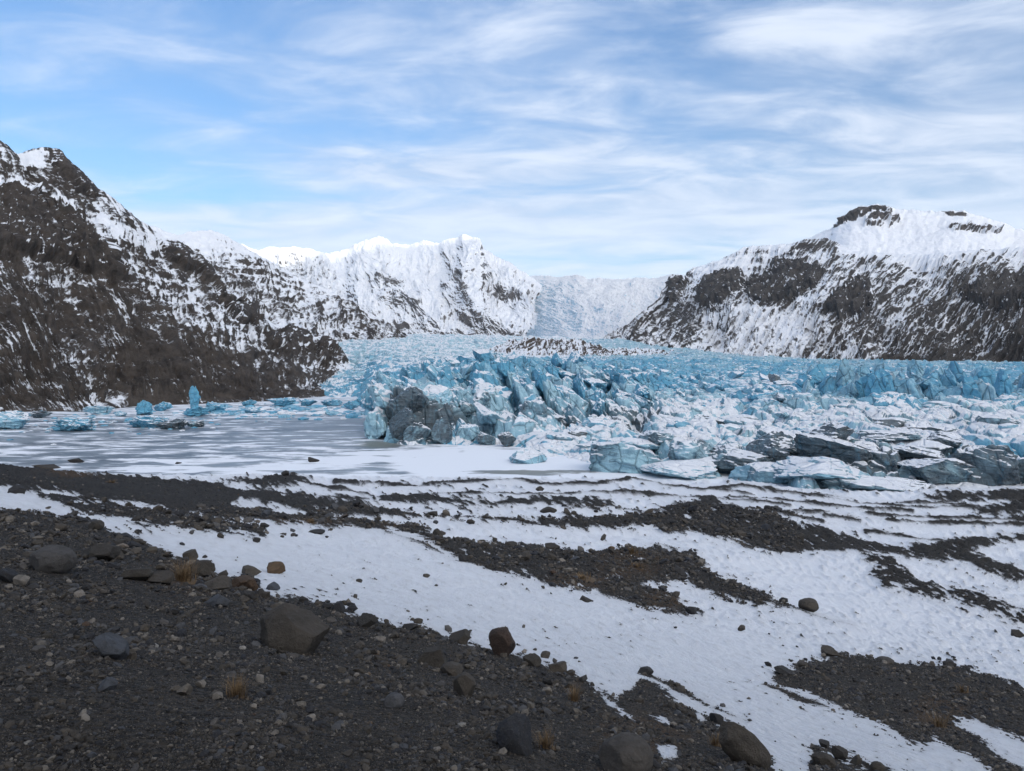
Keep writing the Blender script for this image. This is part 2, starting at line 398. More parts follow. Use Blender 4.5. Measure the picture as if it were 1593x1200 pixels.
def build_ground():
    yb = np.concatenate([np.linspace(-8, 1.8, 26), np.geomspace(2.0, 225, 820)])
    uu = np.linspace(-1.15, 1.15, 1500)
    Y = np.repeat(yb[:, None], len(uu), 1); X = uu[None, :] * (np.maximum(Y, 0) + 3.0)
    g, px, py = gravel_field(X, Y)
    Z = z_ground(X, Y, g, px, py)
    rust = np.zeros(X.shape)
    for (ax, ay, rx, ry) in ((985, 880, 70, 28), (900, 908, 60, 16), (1040, 935, 55, 20), (480, 812, 80, 10), (110, 742, 60, 10), (300, 905, 70, 30), (620, 818, 50, 8), (1460, 1110, 60, 40), (1000, 1150, 90, 50)):
        rust = np.maximum(rust, np.exp(-((px - ax) / rx) ** 2 - ((py - ay) / ry) ** 2))
    rust = np.clip(rust + fbm(px * 0.05, py * 0.1, 3, 61) * 0.5, 0, 1) * (rust > 0.05)
    Z = np.where((Z < -0.6), -0.6 - (Y - 170) * 0.02, Z)
    o = mesh_obj('ground', np.stack([X, Y, Z], -1).reshape(-1, 3), grid_faces(*X.shape), ground_material(), {'gravel': g, 'rust': rust})
    structure(o)

# ------------------------------------------------------------------ stones
def ico(n):
    import bmesh
    bm = bmesh.new(); bmesh.ops.create_icosphere(bm, subdivisions=n, radius=1.0)
    bm.verts.ensure_lookup_table()
    v = np.array([q.co[:] for q in bm.verts]); f = np.array([[x.index for x in q.verts] for q in bm.faces]); bm.free()
    return v, f
ICO = {n: ico(n) for n in (1, 2, 3, 4, 5, 6)}

def lump(n, seed, cuts=9, rnd=0.10, sharp=0.98, box=0.55, grain=0.09):
    """boulder: a ball with flats cut off it, then roughened; fits -1..1"""
    r = np.random.default_rng(seed)
    v, f = ICO[n]; p = v.copy()
    nn = r.normal(size=(cuts, 3)); nn /= np.linalg.norm(nn, axis=1)[:, None]
    dd = r.uniform(box, 0.9, cuts)
    for k in range(cuts):
        e = np.maximum(0, p @ nn[k] - dd[k]); p = p - nn[k] * (e * sharp)[:, None]
    s = seed % 97
    p = p * (1 + rnd * fbm3(p[:, 0] * 1.5, p[:, 1] * 1.5, p[:, 2] * 1.5, 3, s) + grain * fbm3(p[:, 0] * 4, p[:, 1] * 4, p[:, 2] * 4, 5, s + 5, .6))[:, None]
    lo, hi = p.min(0), p.max(0)
    return (p - (lo + hi) / 2) / ((hi - lo) / 2), f

def rotz(p, a):
    c, s = math.cos(a), math.sin(a)
    return np.stack([p[:, 0] * c - p[:, 1] * s, p[:, 0] * s + p[:, 1] * c, p[:, 2]], -1)

def build_gravel():
    """the loose pebbles nobody could count: one object"""
    prot = []
    for k in range(14):
        p, f = lump(1, 500 + k, 6, 0.2, 0.9, 0.5, 0.0); prot.append(p * np.array([1, RNG.uniform(0.6, 1), RNG.uniform(0.45, 0.8)]))
    f0 = ICO[1][1]
    zones = [(0, 1250, 790, 1240, 290000, 1.55, 15), (1200, 1640, 1015, 1230, 60000, 1.25, 8), (640, 1240, 830, 965, 34000, 0.75, 3.6), (-40, 700, 715, 840, 30000, 0.7, 3.4), (1000, 1640, 760, 960, 26000, 0.65, 3.0)]
    Vs, Ts = [], []; cnt = 0
    for (x0, x1, y0, y1, n, smin, smax) in zones:
        px = RNG.uniform(x0 - (120 if x0 == 0 else 0), x1, n); py = RNG.uniform(y0, y1, n)
        # solve depth of each on the smooth ground
        u = (px - CX) / F; v = (HY - py) / F
        lo = np.full(n, 1.0); hi = np.full(n, 225.0)
        for _ in range(40):
            mid = np.sqrt(lo * hi); below = ZC + v * mid < z_base(u * mid, mid)
            hi = np.where(below, mid, hi); lo = np.where(below, lo, mid)
        d = np.sqrt(lo * hi); x = u * d; y = d
        g, _, _ = gravel_field(x, y)
        ok = g > RNG.uniform(-3, 3, n); x, y, d, g = x[ok], y[ok], d[ok], g[ok]
        z = z_ground(x, y)
        clump = np.clip(0.7 + 1.3 * fbm(x * 0.5 * 8 / np.sqrt(d + 4), y * 0.5 * 8 / np.sqrt(d + 4), 3, 71), 0.45, 1.7)
        s = smin * (1 - RNG.uniform(0, 0.9985, len(x))) ** (-1 / 2.35); s = np.clip(s * clump, smin * 0.7, smax) * d / F * 0.55
        tone = np.clip(RNG.beta(1.15, 1.6, len(x)) * 1.0, 0, 1); tone = np.where(RNG.uniform(size=len(x)) < 0.010, RNG.uniform(0.93, 1, len(x)), np.minimum(tone, 0.9))
        kind = RNG.integers(0, len(prot), len(x)); ang = RNG.uniform(0, 6.28, len(x)); tl = RNG.normal(0, 0.3, (len(x), 2))
        P = np.stack(prot)[kind]                                # n,42,3
        c, sn = np.cos(ang)[:, None], np.sin(ang)[:, None]
        X = P[..., 0] * c - P[..., 1] * sn; Yv = P[..., 0] * sn + P[..., 1] * c; Z = P[..., 2] + X * tl[:, :1] + Yv * tl[:, 1:]
        V = np.stack([X * s[:, None] + x[:, None], Yv * s[:, None] + y[:, None], Z * s[:, None] + (z + s * 0.36)[:, None]], -1)
        Vs.append(V.reshape(-1, 3)); Ts.append(np.repeat(tone, P.shape[1])); cnt += len(x)
    V = np.concatenate(Vs); nv = prot[0].shape[0]
    Fc = (f0[None] + (np.arange(cnt) * nv)[:, None, None]).reshape(-1, 3)
    o = mesh_obj('gravel', V, Fc, stone_mat('pebbles', 20.0, TONES), {'tone': np.concatenate(Ts)}, smooth=False)
    tag(o, 'loose dark grey and black pebbles covering the bare moraine', 'gravel', kind='stuff')

BOULDER = {}
def rock(px, py, w, h, label, tone=0.35, seed=1, depth=1.0, n=5, rot=0.0, lean=0.0, sink=0.25, cuts=13, name='boulder', cat='boulder', group=None, z0=None, box=0.42, d=None, rnd=0.05, flat=0.0, taper=0.0):
    """one stone, its foot seen at px,py and w by h pixels large in the photo"""
    if d is None: x, y = cast(px, py)
    else: x, y = (px - CX) / F * d, d
    m = y / F; yc = y + w * m / 2 * depth * 0.6
    z = float(z_ground(np.array([x]), np.array([yc]))[0]) if z0 is None else z0
    n = n + 1 if n in (3, 4) else n
    p, f = lump(n, seed, cuts, rnd, 0.98, box)
    if lean: p[:, 0] += p[:, 2] * lean; p[:, 0] /= np.abs(p[:, 0]).max()
    hw = w * m / 2; hh = h * m / 2 / (1 - sink * 0.5)
    p = rotz(p, rot); p /= np.abs(p).max(0)
    if taper: p[:, :2] *= (1 - taper * (p[:, 2:] * .5 + .5)); p[:, 0] += .12 * taper * (p[:, 2] + 1); p /= np.abs(p).max(0)
    if flat: p[:, 2] += p[:, 0] * flat
    p = p * np.array([hw, hw * depth, hh])
    key = tone
    if 'stone' not in BOULDER: BOULDER['stone'] = {}
    sc = 1.6 / max(hw, 0.02)
    bucket = round(math.log2(sc))
    if bucket not in BOULDER['stone']: BOULDER['stone'][bucket] = stone_mat('boulder_rock', 2.0 ** bucket, TONES)
    o = mesh_obj(name, p, f, BOULDER['stone'][bucket], {'tone': np.full(len(p), tone)})
    o.location = (x, yc, z + hh * (1 - 2 * sink) + (h * m * 0.5 - hh * (1 - sink)))
    tag(o, label, cat, group)
    return o

def build_boulders():
    B = [
     # px, py, w, h, tone, seed, kw, label
     (441, 1008, 122, 82, .56, 11, dict(n=5, cuts=9, sink=.36, depth=.8, taper=.36, box=.6), 'largest boulder in view, a broad brown pyramid half sunk in black gravel'),
     (781, 1024, 43, 46, .95, 12, dict(n=4, cuts=12, sink=.1, box=.62), 'upright dark reddish block standing at the edge of gravel and snow'),
     (714, 1000, 34, 21, .36, 13, dict(sink=.15), 'rounded dark rock on the snow edge, just left of the upright reddish block'),
     (1163, 1194, 84, 60, .5, 14, dict(n=5, rnd=.12, flat=-.75, box=.6, sink=.2, depth=.5), 'long brown boulder sloping down to the right beside the lower snow'),
     (978, 1216, 86, 60, .58, 15, dict(n=5, cuts=4, box=.8, sink=.2), 'smooth rounded brown boulder cut by the bottom edge of the picture'),
     (800, 1186, 58, 58, .12, 16, dict(n=5, cuts=11, box=.5), 'jagged blue black rock with a pointed top on the lower gravel'),
     (722, 1088, 36, 38, .42, 17, dict(cuts=8), 'grey brown block in the middle of the gravel slope above the jagged black rock'),
     (868, 1052, 30, 18, .5, 18, {}, 'low brown stone at the gravel edge right of the upright reddish block'),
     (828, 1042, 30, 18, .3, 19, {}, 'dark angular stone tucked behind the upright reddish block on its right'),
     (1261, 954, 30, 20, .55, 20, dict(cuts=5, box=.75, sink=.12), 'round olive boulder lying alone on the open snow to the right'),
     (1155, 981, 12, 10, .5, 21, dict(n=3, sink=.1), 'small grey stone alone on the snow left of and below the round olive boulder'),
     (1295, 1022, 30, 14, .45, 22, dict(flat=-.3), 'long flat stone on snow at the tip of the right gravel tongue'),
     (853, 801, 27, 11, .33, 23, dict(sink=.15), 'dark boulder on the snow between two thin moraine ridges'),
     (840, 764, 14, 8, .4, 24, dict(n=3), 'brown boulder on the snow close to the frozen lake edge'),
     (20, 767, 26, 13, .2, 25, {}, 'black rock on the snow strip at the left border'),
     (147, 827, 23, 15, .32, 26, dict(cuts=5, box=.7), 'rounded dark stone resting on the snow above the left gravel edge'),
     (196, 840, 24, 12, .15, 27, dict(cuts=11), 'black broken rock on snow, right of the rounded stone'),
     (145, 872, 56, 28, .27, 28, dict(n=5), 'large dark flat-topped boulder on the left gravel beside the rounded grey one'),
     (70, 894, 66, 44, .62, 29, dict(n=5, cuts=6, box=.7, rnd=.06), 'large rounded grey boulder on the gravel near the left border'),
     (29, 911, 26, 19, .9, 30, {}, 'pale grey stone below the large rounded grey boulder'),
     (4, 905, 28, 24, .1, 31, {}, 'blue black stone cut by the left border'),
     (305, 897, 40, 27, .34, 32, dict(cuts=6), 'rounded dark boulder behind the orange grass tuft'),
     (208, 907, 44, 21, .3, 33, dict(cuts=6), 'wide dark stone left of the orange grass tuft'),
     (246, 913, 38, 20, .42, 34, dict(cuts=6), 'brown grey stone touching the foot of the orange grass tuft'),
     (329, 917, 48, 21, .56, 35, {}, 'low grey slab right of the orange grass tuft'),
     (425, 892, 31, 18, .97, 36, dict(depth=.8), 'orange brown rock jutting onto the snow at the gravel edge'),
     (386, 893, 36, 14, .55, 37, {}, 'flat brown stone left of the orange brown rock'),
     (375, 917, 44, 22, .96, 38, dict(cuts=11), 'rusty broken block below the flat brown stone'),
     (334, 944, 44, 20, .70, 39, dict(flat=-.3, cuts=12, box=.4), 'flat blue grey slab up slope of the largest boulder, on its left'),
     (167, 1031, 50, 36, .70, 40, dict(n=5, flat=-.4, cuts=11, box=.45), 'large blue grey slab tilted on the left gravel slope'),
     (162, 1081, 29, 21, .70, 41, dict(cuts=12), 'blue grey angular stone below the tilted slab'),
     (283, 1086, 22, 20, .82, 42, {}, 'light grey rounded stone left of the small dry tuft'),
     (612, 1106, 32, 22, .66, 43, dict(cuts=5, box=.7), 'smooth oval grey stone alone on the middle gravel'),
     (672, 1034, 46, 28, .32, 44, {}, 'dark brown boulder on the gravel left of and below the upright reddish block'),
     (701, 1050, 38, 20, .45, 45, {}, 'flat grey stone leaning on the dark brown boulder'),
     (569, 975, 36, 22, .24, 46, {}, 'dark rounded stone on the gravel crest right of the largest boulder'),
     (637, 979, 25, 13, .2, 47, dict(cuts=12, box=.5), 'square black stone at the edge of the snow'),
     (526, 954, 20, 17, .15, 48, dict(cuts=12), 'black stone with a notched top on the gravel crest'),
     (546, 949, 13, 9, .18, 49, dict(n=3), 'small triangular black stone on snow beyond the gravel crest'),
     (912, 936, 24, 9, .3, 50, dict(n=3, flat=-.4), 'thin dark slab on the central snowfield'),
     (1006, 1052, 26, 13, .22, 51, dict(flat=-.4, n=3), 'dark stone with a smaller one behind it on snow above the bottom gravel'),
     (720, 876, 14, 13, .2, 52, dict(n=3), 'dark pointed stone at the left end of the central gravel patch'),
     (681, 843, 18, 14, .3, 53, dict(n=3), 'squarish dark stone on the snow by the end of the moraine bank'),
     (671, 805, 20, 8, .3, 54, dict(n=3), 'dark rock where the long bank runs out into snow'),
     (1588, 990, 22, 11, .28, 55, dict(n=3), 'dark stone on snow at the right border'),
     (1481, 1041, 19, 10, .26, 56, dict(n=3), 'pointed black stone on the upper edge of the right gravel'),
     (1381, 1036, 26, 10, .58, 57, dict(n=3, cuts=4, box=.8), 'rounded brown stone on the upper edge of the right gravel'),
     (1284, 1192, 32, 22, .36, 58, {}, 'brown block in the rock cluster at the bottom right'),
     (1309, 1180, 25, 22, .24, 59, dict(flat=-.4), 'dark leaning stone in the middle of the bottom right cluster'),
     (1334, 1188, 20, 17, .38, 60, {}, 'grey brown stone between the leaning stone and the round one'),
     (1369, 1200, 22, 15, .34, 61, dict(cuts=4, box=.8), 'round dark stone at the right end of the bottom right cluster'),
     (1285, 1158, 19, 11, .22, 62, dict(n=3), 'uppermost small black stone of the bottom right cluster'),
     (1251, 1040, 16, 8, .4, 63, dict(n=3), 'small stone on snow left of the right gravel tongue'),
     (1222, 1054, 30, 14, .2, 64, {}, 'black rock at the left tip of the right gravel tongue'),
     (1117, 1120, 22, 18, .18, 65, {}, 'black rock at the snow edge above the long brown boulder'),
     (908, 1065, 14, 10, .22, 66, dict(n=3), 'small black stone at the start of the narrow snow streak'),
     (795, 852, 20, 7, .3, 67, dict(n=3), 'dark stone on the top edge of the central gravel patch'),
     (860, 857, 24, 9, .33, 68, dict(n=3), 'wide dark stone on the top middle edge of the central gravel patch'),
     (1077, 957, 18, 13, .2, 69, dict(n=3), 'dark rock at the lower right end of the central gravel patch'),
     (443, 744, 14, 9, .2, 70, dict(n=3), 'dark rock crowning the small gravel spit by the lake'),
     (490, 829, 24, 6, .22, 71, dict(n=3), 'flat dark stone on snow below the long moraine bank'),
     (67, 735, 40, 10, .45, 72, dict(n=4), 'large brown boulder on the crest of the shore bank'),
    ]
    for (px, py, w, h, tone, seed, kw, label) in B:
        rock(px, py, w, h, label, tone, seed, **kw)
    for (px, py, w, h, label, s) in ((486, 719, 19, 7, 'dark rock frozen into the snowy lake ice', 81), (118, 720, 22, 6, 'dark stone lying on the frozen lake near the shore bank', 82), (276, 722, 10, 3, 'tiny dark stone on the frozen lake between the shore bank and the larger rocks', 83)):
        d = ZC * F / (py - HY)
        rock(px, py, w, h, label, .25, s, n=3, z0=0.0, d=d)
    # lesser stones, too alike to tell apart, along the gravel edges and on the slope
    groups = [
     ('small dark stone in the rubble along the upper edge of the left gravel slope', 'stones along the left gravel edge', [(-10, 800), (150, 835), (260, 872), (345, 905), (420, 930)], 16, 46, (9, 24), 'stone'),
     ('small dark stone lining the snow edge of the gravel slope', 'stones lining the gravel slope', [(470, 940), (600, 972), (760, 1010), (900, 1060)], 10, 34, (8, 17), 'stone'),
     ('middling grey stone lying loose on the black gravel slope', 'loose stones on the gravel slope', [(30, 1000), (250, 1060), (500, 1110), (760, 1130), (1000, 1150)], 75, 60, (10, 20), 'stone'),
     ('small dark stone on the snow and rubble strip below the shore bank', 'stones below the shore bank', [(70, 775), (230, 803), (400, 832), (520, 835)], 9, 30, (6, 14), 'stone'),
     ('small dark stone on the right gravel tongue', 'stones on the right gravel tongue', [(1230, 1050), (1380, 1070), (1560, 1110)], 26, 28, (7, 14), 'stone'),
     ('small dark stone on or beside the central gravel patch', 'stones of the central gravel patch', [(650, 838), (850, 875), (1080, 910)], 14, 26, (5, 10), 'stone'),
    ]
    for gi, (label, grp, path, spread, n, (s0, s1), cat) in enumerate(groups):
        r = np.random.default_rng(900 + gi)
        P = np.array(path, float); L = np.linspace(0, 1, len(P))
        for k in range(n):
            t = r.uniform(); px = np.interp(t, L, P[:, 0]) + r.normal(0, 8); py = np.interp(t, L, P[:, 1]) + r.normal(0, spread)
            if py > 1215: continue
            w = s0 + (s1 - s0) * r.uniform() ** 2
            rock(px, py, w, w * r.uniform(.45, .75), label, float(np.clip(r.beta(2, 3) + 0.05, 0, .9)), 1000 + gi * 100 + k, n=3, name='stone', cat=cat, group=grp, rot=r.uniform(0, 6), depth=r.uniform(.7, 1.1))

# ------------------------------------------------------------------ dry grass
def build_grass():
    m, nt, b = new_mat('dry_grass'); q = NB(nt)
    nt.links.new(q.mix(q.attr('tone'), (0.06, 0.038, 0.018), (0.19, 0.125, 0.062)), b.inputs['Base Color']); b.inputs['Roughness'].default_value = 0.8
    T = [(285, 905, 60, 46, 240, 'orange dry grass tuft sprouting between dark boulders on the left slope'),
         (368, 1090, 44, 42, 260, 'straw coloured tuft standing alone on the black gravel in the foreground'),
         (848, 1176, 46, 34, 200, 'flattened dry tuft beside the jagged blue black rock'),
         (893, 1095, 26, 34, 120, 'thin reddish tuft near the snow edge above the smooth rounded boulder'),
         (345, 912, 34, 18, 90, 'low dry tuft at the right foot of the orange grass tuft'),
         (1112, 1160, 34, 26, 110, 'dry tuft on the gravel left of the long brown boulder'),
         (1460, 1128, 34, 26, 110, 'brown tuft in the middle of the right gravel tongue'),
         (1497, 1082, 24, 16, 90, 'rusty tuft near the upper edge of the right gravel tongue'),
         (982, 868, 30, 15, 120, 'uppermost rusty brown shrub on the central gravel patch'),
         (992, 889, 26, 12, 110, 'rusty brown shrub just below the uppermost one on the central patch'),
         (905, 908, 60, 12, 160, 'spreading rusty heath along the lower edge of the central gravel patch'),
         (484, 814, 26, 9, 90, 'orange tuft on the long moraine bank'),
         (174, 759, 22, 7, 70, 'yellowish tuft on the shore bank at the left')]
    for i, (px, py, w, h, n, label) in enumerate(T):
        w *= .85; h *= .85; n = int(n * .8)
        x, y = cast(px, py); mm = y / F; r = np.random.default_rng(50 + i)
        z = float(z_ground(np.array([x]), np.array([y]))[0])
        V, Fc, tn = [], [], []
        for k in range(n):
            a = r.uniform(0, 6.28); rr = min(abs(r.normal(0, .20)), .42) * w * mm; bx, by = math.cos(a) * rr, math.sin(a) * rr
            a2 = a + r.normal(0, .9); ln = h * mm * r.uniform(.45, 1.15); out = r.uniform(.15, .8) * ln
            wd = max(0.0016, 0.5 * mm) * r.uniform(.6, 1.2); sx, sy = -math.sin(a2) * wd, math.cos(a2) * wd
            c = len(V); tone = r.uniform()
            for (t, k2) in ((0, 1.0), (.5, .75), (1, .1)):
                cx = bx + math.cos(a2) * out * t ** 1.6; cy = by + math.sin(a2) * out * t ** 1.6; cz = ln * (t - .35 * t * t * out / ln)
                V += [(cx - sx * k2, cy - sy * k2, cz), (cx + sx * k2, cy + sy * k2, cz)]; tn += [tone, tone]
            Fc += [(c, c + 1, c + 3, c + 2), (c + 2, c + 3, c + 5, c + 4)]
        # the matted root cushion the blades grow from
        c = len(V); nr_, na_ = 4, 14
        for a_ in range(nr_ + 1):
            for b_ in range(na_):
                rr = .46 * w * mm * a_ / nr_ * r.uniform(.85, 1.1); an = b_ / na_ * 6.2832
                V.append((math.cos(an) * rr, math.sin(an) * rr, h * mm * (.16 * (1 - (a_ / nr_) ** 2) - .05) * r.uniform(.7, 1.2))); tn.append(r.uniform(0, .35))
        for a_ in range(nr_):
            for b_ in range(na_):
                b2 = (b_ + 1) % na_
                Fc.append((c + a_ * na_ + b_, c + a_ * na_ + b2, c + (a_ + 1) * na_ + b2, c + (a_ + 1) * na_ + b_))
        o = mesh_obj('grass_tuft', V, Fc, m, {'tone': tn}); o.location = (x, y, z - 0.02 * h * mm)
        tag(o, label, 'grass tuft', 'dry grass tufts')

# ------------------------------------------------------------------ the frozen lake
def build_lake():
    m, nt, b = new_mat('lake_ice'); q = NB(nt)
    p = q.pos()
    w = q.scale(p, (0.05, 0.12, 1.0)); n = q.noise(w, 1.0, 8, 0.62, 0.6)
    n2 = q.noise(q.scale(p, (0.10, 0.28, 1.0)), 1.0, 6, 0.65, 0.3)
    far = q.attr('snowy')
    f = q.math('ADD', q.math('ADD', q.math('MULTIPLY', n, 0.75), q.math('MULTIPLY', n2, 0.45)), far)
    f = q.ramp(f, 0.565, 0.675)
    ice = q.mix(q.ramp(q.noise(q.scale(p, (0.02, 0.05, 1)), 1.0, 4, 0.6), 0.35, 0.65), (0.125, 0.155, 0.185), (0.23, 0.27, 0.31))
    ice = q.mix(q.ramp(q.attr('melt'), 0.2, 0.8, 0, 0.7), ice, (0.16, 0.15, 0.10))
    nt.links.new(q.mix(f, ice, (0.76, 0.80, 0.86)), b.inputs['Base Color'])
    nt.links.new(q.ramp(f, 0, 1, 0.38, 0.85), b.inputs['Roughness']); b.inputs['Specular IOR Level'].default_value = 0.3
    nt.links.new(q.bump(q.math('ADD', q.math('MULTIPLY', f, 0.25), q.math('MULTIPLY', n2, 0.35)), 0.5, 0.5), b.inputs['Normal'])
    yb = np.geomspace(130, 900, 160); uu = np.linspace(-1.3, 1.0, 260)
    Y = np.repeat(yb[:, None], len(uu), 1); X = uu[None, :] * Y
    px = CX + F * X / Y; py = HY + F * ZC / Y
    snowy = -0.015 + 0.16 * sst(380, 760, px) * sst(668, 712, py) + 0.10 * sst(690, 735, py) * sst(150, 350, px) + 0.06 * sst(660, 640, py) - 0.05 * sst(700, 660, py) * sst(360, 480, px) * sst(640, 655, py)
    snowy -= 0.20 * np.exp(-((px - 560) / 90) ** 2 - ((py - 733) / 9) ** 2)
    melt = np.exp(-((px - 840) / 130) ** 2 - ((py - 735) / 5) ** 2); snowy -= 0.40 * melt
    melt2 = np.exp(-((px - 590) / 40) ** 2 - ((py - 692) / 6) ** 2); snowy -= 0.2 * melt2; melt = np.maximum(melt, melt2)
    o = mesh_obj('lake', np.stack([X, Y, np.zeros_like(X)], -1).reshape(-1, 3), grid_faces(*X.shape), m, {'snowy': snowy, 'melt': melt})
    structure(o)

# ------------------------------------------------------------------ the glacier
GCOL = {  # photo column : (distance, height of the ice)
 440: [(400, -6), (520, -4), (640, 2), (800, 14), (1050, 38), (1350, 62), (1900, 90)],
 545: [(390, -8), (500, -4), (600, 6), (800, 24), (1050, 48), (1350, 68), (1900, 95)],
 600: [(240, -4), (256, 8), (275, 17), (330, 15), (400, 15), (520, 14), (800, 30), (1050, 52), (1300, 66), (1900, 96)],
 680: [(236, -4), (250, 6), (285, 17), (330, 21), (420, 22), (560, 25), (800, 34), (1050, 50), (1300, 62), (1900, 95)],
 760: [(232, -4), (244, 4), (280, 13), (330, 23), (420, 26), (560, 29), (800, 34), (1050, 37), (1300, 46), (1900, 95)],
 860: [(198, -3), (212, 2), (260, 8), (310, 17), (380, 23), (520, 27), (800, 31), (1050, 33), (1300, 36), (1500, 50), (1900, 92)],
 950: [(176, -3), (190, 2), (240, 6), (300, 12), (380, 19), (520, 25), (800, 30), (1100, 34), (1400, 40), (1900, 85)],
 1060: [(168, -2), (182, 3), (230, 6), (300, 9.5), (380, 15.5), (520, 22), (800, 29), (1200, 37), (1500, 47), (1900, 68)],
 1200: [(152, -2), (165, 3), (210, 6.5), (270, 9), (360, 13.5), (520, 19.5), (800, 26.5), (1200, 31), (1500, 36), (1900, 50)],
 1320: [(147, -2), (160, 3), (205, 8), (270, 10), (330, 13.5), (380, 17), (520, 20), (800, 25.5), (1200, 27.5), (1900, 32)],
 1460: [(145, -2), (158, 3), (205, 6), (270, 9), (320, 12.5), (370, 18), (520, 20), (800, 25), (1200, 26), (1900, 30)],
 1600: [(143, -2), (156, 3), (205, 5.5), (270, 9), (330, 13.5), (400, 16), (520, 19.5), (800, 24.5), (1200, 26), (1900, 30)],
 2000: [(140, -2), (156, 3), (205, 5.5), (270, 9), (330, 13.5), (400, 16), (520, 19.5), (800, 24), (1200, 26), (1900, 30)]}

def glacier_base(px, d):
    ks = sorted(GCOL); ld = np.log(d); out = np.zeros(px.shape)
    cols = [np.interp(ld, [math.log(a[0]) for a in GCOL[k]], [a[1] for a in GCOL[k]], left=GCOL[k][0][1] - 3) for k in ks]
    C = np.stack(cols); xs = np.clip(px, ks[0], ks[-1])
    i = np.clip(np.searchsorted(ks, xs) - 1, 0, len(ks) - 2)
    ka = np.array(ks, float)
    t = (xs - ka[i]) / (ka[i + 1] - ka[i]); t = t * t * (3 - 2 * t)
    flat = np.arange(px.size).reshape(px.shape)
    Cf = C.reshape(len(ks), -1)
    return Cf[i, flat] * (1 - t) + Cf[i + 1, flat] * t

def build_glacier():
    yb = np.concatenate([np.geomspace(139, 460, 760), np.geomspace(461, 1900, 420)])
    uu = np.linspace(-0.33, 0.95, 1350)
    Y = np.repeat(yb[:, None], len(uu), 1); X = uu[None, :] * Y
    px = CX + F * X / Y
    # shift the front in and out so that it is not a smooth curve
    wob = fbm(X * 0.02, Y * 0.02, 3, 81) * 14 * sst(520, 300, Y)
    B = glacier_base(px + fbm(X * .03, Y * .03, 3, 83) * 18, Y + wob)
    def blob(ax, ay, rx, ry): return np.exp(-((px - ax) / rx) ** 2 - ((Y - ay) / ry) ** 2)
    left = sst(1180, 900, px) * sst(560, 600, px) * sst(236, 262, Y) * sst(640, 380, Y)
    rser = np.clip(blob(1330, 345, 55, 40) + blob(1480, 350, 60, 45) + blob(1610, 370, 60, 45) + .5 * blob(1240, 300, 60, 50), 0, 1)
    low = sst(880, 980, px) * sst(330, 280, Y)                     # snowed-in lower right
    back = sst(380, 600, Y)
    side = sst(660, 560, px) * sst(300, 420, Y) * sst(1400, 900, Y)
    # frost-split blocks at three sizes, warped so that no edge is straight
    wx = fbm(X * .035, Y * .035, 4, 91) * 7; wy = fbm(X * .035, Y * .035, 4, 95) * 7
    H = np.zeros(X.shape); crack = np.zeros(X.shape); bt = np.zeros(X.shape); bd = np.zeros(X.shape)
    for (sz, ax, k, sd, dep) in ((23, 1.3, 1.0, 1, 1.0), (9.0, 1.3, .36, 2, .42), (3.6, 1.3, .13, 3, .16)):
        c, s = math.cos(.5), math.sin(.5)
        qx = ((X + wx) * c + (Y + wy) * s) / sz; qy = (-(X + wx) * s + (Y + wy) * c) / sz / ax
        f1, f2, ox, oy, r = voro(qx, qy, sd)
        e = f2 - f1
        H += k * ((r[..., 0] - .45) * .9 + (r[..., 1] - .5) * 1.9 * ox + (r[..., 2] - .35) * 1.9 * oy) - dep * 1.15 * (1 - sst(0, .22 + .2 * r[..., 3], e))
        if sd < 3: bt += (r[..., 3] - .5) * (.9, .5)[sd - 1]; bd += (r[..., 1] - .5) * (.5, .5)[sd - 1]
        crack = np.maximum(crack, dep * (1 - sst(.0, .2, e)))
    fins = ridged((X + wx * 1.3) / 26 + Y * .012, (Y + wy) / 60, 4, 101, .55)
    rid = ridged((X + wx) / 9, (Y + wy) / 16, 3, 105, .5)
    waves = ridged(X / 60 + Y * .008, Y / 24 + X * .006, 5, 111, .55) - .5
    A = left * 4.0 + rser * 3.6 + low * (2.0 + 1.6 * sst(215, 165, Y)) + back * (2.6 + sst(700, 1500, Y) * 2.0) + side * 1.5 + 1.0
    Z = B + A * H * (1 - .55 * back) + (left * 2.5 + rser * 4.0) * (fins - .42) + (left * 1.4 + rser * 1.2 + .5) * (rid - .4) + back * (3.0 + 3.5 * sst(800, 1000, px)) * waves
    # the deep crevasses that show dark in the front
    for ln, dep in (([(742, 420), (768, 345), (792, 300), (800, 270)], 13), ([(700, 410), (716, 350), (730, 310)], 7), ([(812, 420), (824, 350), (842, 290), (880, 262)], 10), ([(865, 430), (880, 360), (905, 300), (930, 275)], 8), ([(905, 460), (935, 390), (955, 345)], 8), ([(1268, 360), (1275, 335), (1290, 318)], 9), ([(1372, 365), (1385, 340), (1400, 325)], 9), ([(1425, 365), (1432, 335), (1450, 318)], 8), ([(1515, 372), (1530, 345), (1550, 330)], 9)):
        sd = line_sd(px + fbm(X * .08, Y * .08, 3, 127) * 8, Y, ln, 7.0)
        Z -= dep * sst(-3, 6, sd)
    Z += fbm(X * .35, Y * .35, 4, 121) * (.35 + .55 * left)
    Z = np.where(B < -2.5, np.minimum(Z, B), Z)
    Z = np.where(Y > 1850, Z - (Y - 1850) * .3, Z)
    X = X - .32 * left * np.clip(Z - B, -8, 14)                 # the seracs lean towards the lake
    N = grid_normals(X, Y, Z)
    up = N[..., 2]
    n1 = fbm(X * .05, Y * .05, 4, 131); n2 = fbm(X * .22, Y * .22, 4, 135)
    cover = -.14 + .34 * low * (1 - .5 * sst(230, 190, Y)) + .20 * sst(330, 255, Y) * sst(700, 820, px) + .02 * sst(700, 1300, Y) * sst(1000, 700, px) - .20 * back * sst(850, 1000, px) - .06 * sst(560, 760, Y) * sst(860, 740, px) - .35 * rser + .08 * left * sst(400, 280, Y) + .16 * left * sst(300, 262, Y) - .10 * sst(300, 380, Y) * (1 - back)
